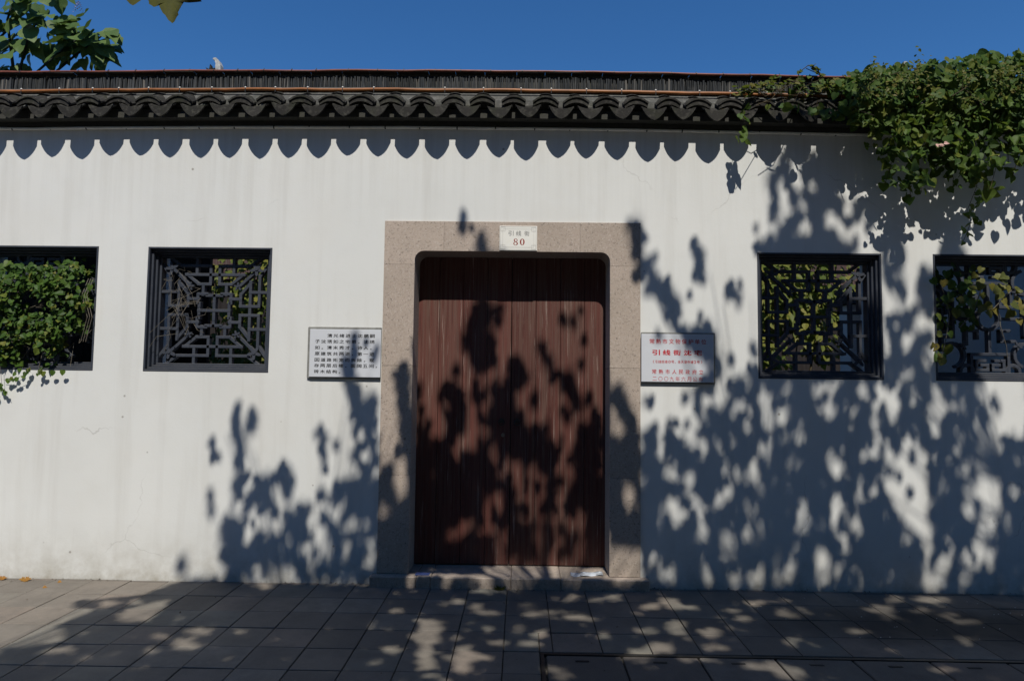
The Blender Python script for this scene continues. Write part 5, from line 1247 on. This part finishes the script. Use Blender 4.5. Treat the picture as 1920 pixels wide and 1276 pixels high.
for i, (x, z) in enumerate(W4+[(U(3.4, 4.3), U(2.2, 2.5)) for _ in range(22)]):
    dark = x < 3.6 or i >= len(W4) and x < 3.75
    me = (GM[i % 4] if dark and i % 2 else YM[i % 5])
    leaf_obj('leaf', me, crp, (x, -.045+U(-.035, .05), z+.02), Vector((U(-.8, .8), U(-.4, 0), U(-1, -.1))), Vector((U(-.4, .4), -1, U(.2, 1))), U(.055, .085))
st = G()
st.tube([(3.72, .02, 2.52), (3.70, -.02, 2.38), (3.64, .0, 2.2), (3.56, .03, 2.1)], .004, 6, False); st.tube([(3.86, .02, 2.3), (3.86, -.01, 2.1), (3.93, .03, 1.95), (3.95, .05, 1.86)], .003, 6, False)
st.tube([(3.40, .0, 2.45), (3.45, -.02, 2.2), (3.42, -.01, 2.0), (3.36, -.02, 1.8)], .003, 6, False); st.tube([(3.6, 0, 2.2), (3.8, -.02, 2.25), (3.95, -.02, 2.4)], .003, 6, False)
tag(part('stems', st, 'dry_stem', crp), kind='stuff')
fol = G()
for k in range(110): add_leaf(fol, 'heart', (U(3.36, 3.75), U(.02, .2), U(2.1, 2.62)), Vector((U(-1, 1), U(-.4, .2), U(-1, 0))), Vector((U(-.5, .5), -1, U(0, 1))), U(.04, .07))
tag(part('shaded_foliage', fol, 'vine_leaf', crp), kind='stuff')

# ================================================================== COURTYARD BEHIND THE WALL
def shrub(label, cx, cy, cz, rx, ry, rz, n, size, kind='ovate', mat='shrub_leaf', seed=1, base=0.0):
    s_ = thing('courtyard_shrub', label, 'shrub', None, (cx, cy, base)); q = G(); st = G()
    lumps = [(Vector((U(-1, 1)*rx*.7, U(-1, 1)*ry*.7, U(-1, 1)*rz*.75)), U(.35, .6)) for _ in range(14)]
    for k in range(n):
        c, s0 = rng.choice(lumps); d = rvec(1).normalized()*s0*U(.6, 1)
        p = Vector((c.x+d.x*rx, c.y+d.y*ry, cz-base+c.z+d.z*rz)); add_leaf(q, kind, p, Vector((d.x+U(-.6, .6), d.y-.4, d.z-.7)), Vector((d.x, d.y-.6, d.z+.8))+rvec(.25), U(.7, 1.3)*size)
    for k in range(7):
        a = rng.uniform(0, 6.28); st.tube([(U(-.1, .1), U(-.1, .1), -.02), (rx*.3*math.cos(a), ry*.3*math.sin(a), (cz-base)*.5), (rx*.7*math.cos(a), ry*.7*math.sin(a), cz-base+rz*U(-.2, .6))], [.02, .014, .005], 6, False)
    tag(part('foliage', q, mat, s_), kind='stuff'); part('stem', st, 'stem', s_)
shrub('bright yellow green shrub seen through the shaded square lattice window', 3.05, 2.4, 2.35, .80, .5, 1.15, 3000, .095, 'ovate', 'shrub_leaf')
shrub('small leaved green shrub seen through the sunlit square lattice window', -3.15, 2.0, 2.25, .42, .5, 1.0, 1200, .085, 'ovate', 'shrub_leaf')
shrub('dark green shrub seen behind the ivy covered window', -5.3, 2.6, 2.3, .9, .5, .9, 1100, .09, 'ovate', 'vine_leaf')
part_wall = thing('partition_wall', 'low white courtyard wall in shade seen through the right windows', 'wall')
q = G(); q.box(3.27, 3.62, 1.2, 1.42, -.05, 2.42); q.box(3.622, 7.5, 1.2, 1.42, -.05, 2.95); part('wall_body', q, 'plaster', part_wall)
q = G(); q.prism_yz([(1.12, 2.425), (1.50, 2.425), (1.31, 2.56)], 3.22, 3.618); q.prism_yz([(1.12, 2.955), (1.50, 2.955), (1.31, 3.09)], 3.58, 7.5); part('coping', q, 'tile', part_wall)
back_boards = thing('dark_backdrop', 'dark timber screen added to darken the view behind the sunlit lattice window', 'backdrop')  # backdrop boards put in so the view through the lattice turns dark
for k in range(13):
    q = G(); x = -5.62+k*.2; q.box(x+.003, x+.197, .95+U(-.004, .004), 1.0, -.02, 2.92); part('board', q, 'dark_board', back_boards)
q = G(); q.box(-5.65, -2.98, .90, 1.05, 2.922, 3.0); part('top_rail', q, 'dark_board', back_boards)
house = thing('courtyard_house', 'two storey house behind the wall with brown boarded front and white ridge ornament', 'house')
q = G(); q.box(-7.6, 9, 6.2, 12, -.05, 3.35); part('lower_wall', q, 'dark_board', house)
for k in range(52):
    q = G(); x = -7.6+k*.32; q.box(x+.004, x+.316, 6.12+U(-.006, .006), 6.16, 3.46, 6.4); part('board', q, 'board', house)
q = G(); q.box(-7.6, 9, 6.161, 12, 3.351, 6.45); part('upper_wall', q, 'dark_board', house)
q = G(); q.box(-7.6, 9, 6.05, 6.159, 3.352, 3.455); part('sill_beam', q, 'board', house)
q = G(); q.prism_yz([(5.4, 6.46), (9.1, 8.15), (12.8, 6.46), (12.8, 6.60), (9.1, 8.32), (5.4, 6.60)], -7.9, 9.3); part('roof', q, 'tile', house)
q = G(); q.box(-7.5, 9.0, 9.0, 9.2, 8.30, 8.46); rg = part('ridge', q, 'tile', house)
for mirror in (1, -1):
    bx = -7.06 if mirror == 1 else 8.6
    q = G(); q.prism_xz([(bx+mirror*x, z) for x, z in ((-.15, 8.462), (-.16, 8.60), (-.19, 8.66), (-.11, 8.62), (-.09, 8.74), (-.06, 8.63), (.02, 8.65), (.10, 8.60), (.12, 8.462))][::mirror], 9.04, 9.16); orn = part('ridge_ornament', q, 'tile', house)
    q = G(); cres = [(.14, 8.464), (.165, 8.60), (.155, 8.72), (.11, 8.82), (.05, 8.88), (-.01, 8.875), (-.025, 8.845), (.02, 8.82), (.045, 8.74), (.04, 8.66), (.055, 8.56), (.125, 8.464)]
    q.prism_xz([(bx+mirror*x, z) for x, z in cres][::mirror], 9.02, 9.18); part('crescent', q, 'white_orn', orn)

# broad leaved tree behind the wall, top left
tr = thing('broadleaf_tree', 'tree with large drooping heart shaped leaves rising behind the wall top', 'tree', None, (-6.9, 3.1, 0))
OFF = Vector((-6.9, 3.1, 0))
def tpart(name, q, mat, smooth=False):
    o = part(name, q, mat, None, smooth); o.parent = tr; o.matrix_parent_inverse = Matrix.Translation(-OFF); return o
q = G(); q.tube([(-6.9, 3.1, -.05), (-6.85, 3.1, 2.0), (-6.8, 3.05, 4.0), (-6.75, 3.0, 5.2)], [.10, .085, .07, .05], 10); tpart('trunk', q, 'bark', True)
BR = [[(-6.8, 3.05, 4.6), (-6.42, 2.98, 5.60), (-6.135, 2.95, 5.83), (-5.876, 2.95, 6.03), (-5.72, 2.95, 6.12)], [(-6.8, 3.05, 4.4), (-6.195, 3.0, 5.602), (-5.937, 3.0, 5.835), (-5.665, 3.02, 6.077), (-5.56, 3.0, 6.13)],
      [(-6.75, 3.0, 5.1), (-6.54, 2.9, 5.796), (-6.503, 2.9, 6.014), (-6.387, 2.9, 6.233)], [(-6.75, 3.0, 5.0), (-7.084, 3.0, 5.938), (-6.812, 2.95, 6.158), (-6.646, 2.95, 6.379)], [(-6.75, 3.0, 5.2), (-6.75, 3.1, 5.7)], [(-6.7, 3.0, 5.4), (-6.7, 2.8, 6.2), (-6.6, 2.8, 6.7)]]
for b in BR:
    q = G(); q.tube(b, [.022]+[.014]*(len(b)-2)+[.006], 6); tpart('branch', q, 'green_stem', True)
BM = leaf_mesh('broad', 'tree_leaf', 6)
def tree_leaf(c, outward, s_):
    yd = Vector((outward.x+U(-.5, .5), outward.y-.25+U(-.4, .4), outward.z*.4-.55+U(-.45, .3))); nrm = Vector((-.1+U(-.5, .5), -.75+U(-.5, .5), .75+U(-.3, .3)))
    o = leaf_obj('leaf', BM[rng.randrange(6)], None, c, yd, nrm, s_); mb = o.matrix_basis.copy(); o.parent = tr; o.matrix_parent_inverse = Matrix.Translation(-OFF); o.matrix_basis = mb
for (cx, cz, rx, rz, n) in ((-6.50, 6.20, .52, .40, 84), (-5.74, 6.02, .38, .30, 54), (-6.78, 5.68, .28, .10, 16), (-6.55, 6.7, .5, .25, 16), (-5.95, 5.80, .13, .08, 6)):
    for k in range(n):
        a = U(0, 6.28); rr = math.sqrt(U(0, 1)); d = Vector((math.cos(a)*rr, U(-1, 1), math.sin(a)*rr))
        tree_leaf(Vector((cx+d.x*rx*.85, 2.98+d.y*.3, cz+d.z*rz*.9+.04)), Vector((d.x, d.y*.5, d.z)), U(.15, .25))
q = G()
for k in range(46):
    h = k/46; a = k*2.4; r_ = .045*(1-h)+.008; c = Vector((-5.78+r_*math.cos(a), 2.8+r_*math.sin(a), 6.30+.15*h)); add_leaf(q, 'ovate', c, Vector((math.cos(a), math.sin(a), .5)), Vector((0, -.5, 1)), .022, .9)
tpart('blossom_spike', q, 'flower')

# ================================================================== SMALL THINGS ON THE GROUND
FL = leaf_mesh('plane', 'fallen', 3)
for i, (x, y, s_, lab) in enumerate(((-3.907, -.075, .052, 'curled orange leaf fallen by the wall foot at far left'), (-4.11, -.05, .042, 'brownish orange leaf lying in the corner at the left picture edge'), (-3.642, -.228, .03, 'tiny yellow leaf lying on the paving farther from the wall'), (-3.622, -.094, .028, 'tiny yellow leaf lying on the paving close to the wall'))):
    q = G(); add_leaf(q, 'plane', (0, 0, 0), (1, .3, .25 if i < 2 else .02), (0, -.5, .9), s_)
    if i < 2: add_leaf(q, 'plane', (.0, .015, .0), (-.8, -.6, .35), (.3, -.4, .8), s_*.8)
    o = part('fallen_leaf', q, 'fallen', None, False, (x, y, .006 if i < 2 else .003)); tag(o, lab, 'leaf', 'fallen leaves on the paving')
q = G()
for k in range(38):
    a = U(0, 6.28); b = Vector((U(-.02, .02), U(-.012, .012), 0)); add_leaf(q, 'ovate', b, Vector((math.cos(a), math.sin(a)*.7-.2, U(.25, 1.1))), Vector((0, -1, .4)), U(.025, .06), .28)
tag(part('weed_tuft', q, 'grass', None, False, (-.141, -.104, 0)), 'small weed growing in the joint below the door sill', 'weed')
q = G()
q.prism_xz([(-.06, 0), (.05, 0), (.055, .004), (-.055, .006)], -.035, .03); tag(part('blue_scrap', q, 'blue', None, False, (-.757, -.01, .0845)), 'flat blue scrap lying on the shaded left end of the sill', 'scrap')
q = G(); us = np.linspace(-.14, .12, 9); vs = np.linspace(-.05, .05, 5)
q.shell(lambda u, v: (u, v+.015*math.sin(u*20), .006+.006*math.sin(u*47+v*60)+.004*math.cos(v*80)), us, vs, .0015)
tag(part('pale_sheet', q, 'pale', None, True, (.56, .05, .0855)), 'crumpled sheet with sky reflection put in its pale colour, lying on the right end of the sill', 'scrap')
q = G()
for k in range(260):
    x = U(-4.7, 4.7); y = -.004-abs(rng.gauss(0, .02)) if U(0, 1) < .8 else -U(.03, 1.6)
    if -1.2 < x < 1.05 and y > -.09: y -= .09
    add_leaf(q, 'ovate', (x, y, .002+U(0, .004)), Vector((U(-1, 1), U(-1, 1), U(0, .3))), Vector((U(-.3, .3), U(-.3, .3), 1)), U(.006, .020), U(.5, 1))
tag(part('litter', q, 'litter'), 'brown leaf litter and dirt along the wall foot', 'litter', None, 'stuff')
q = G()
for k in range(46):
    r_ = U(.002, .005); x, y = U(1.4, 4.2), -U(.15, .95); bm = bmesh.new(); bmesh.ops.create_icosphere(bm, subdivisions=1, radius=r_); bm.verts.index_update()
    q.add([(x+v.co.x*U(.8, 1.3), y+v.co.y, r_*.5+v.co.z*.6) for v in bm.verts], [[v.index for v in f.verts] for f in bm.faces]); bm.free()
tag(part('glint_specks', q, 'clip'), 'scattered pale grit imitating wet glints on the paving at right', 'specks', None, 'stuff')  # pale specks put in as glints off wet paving
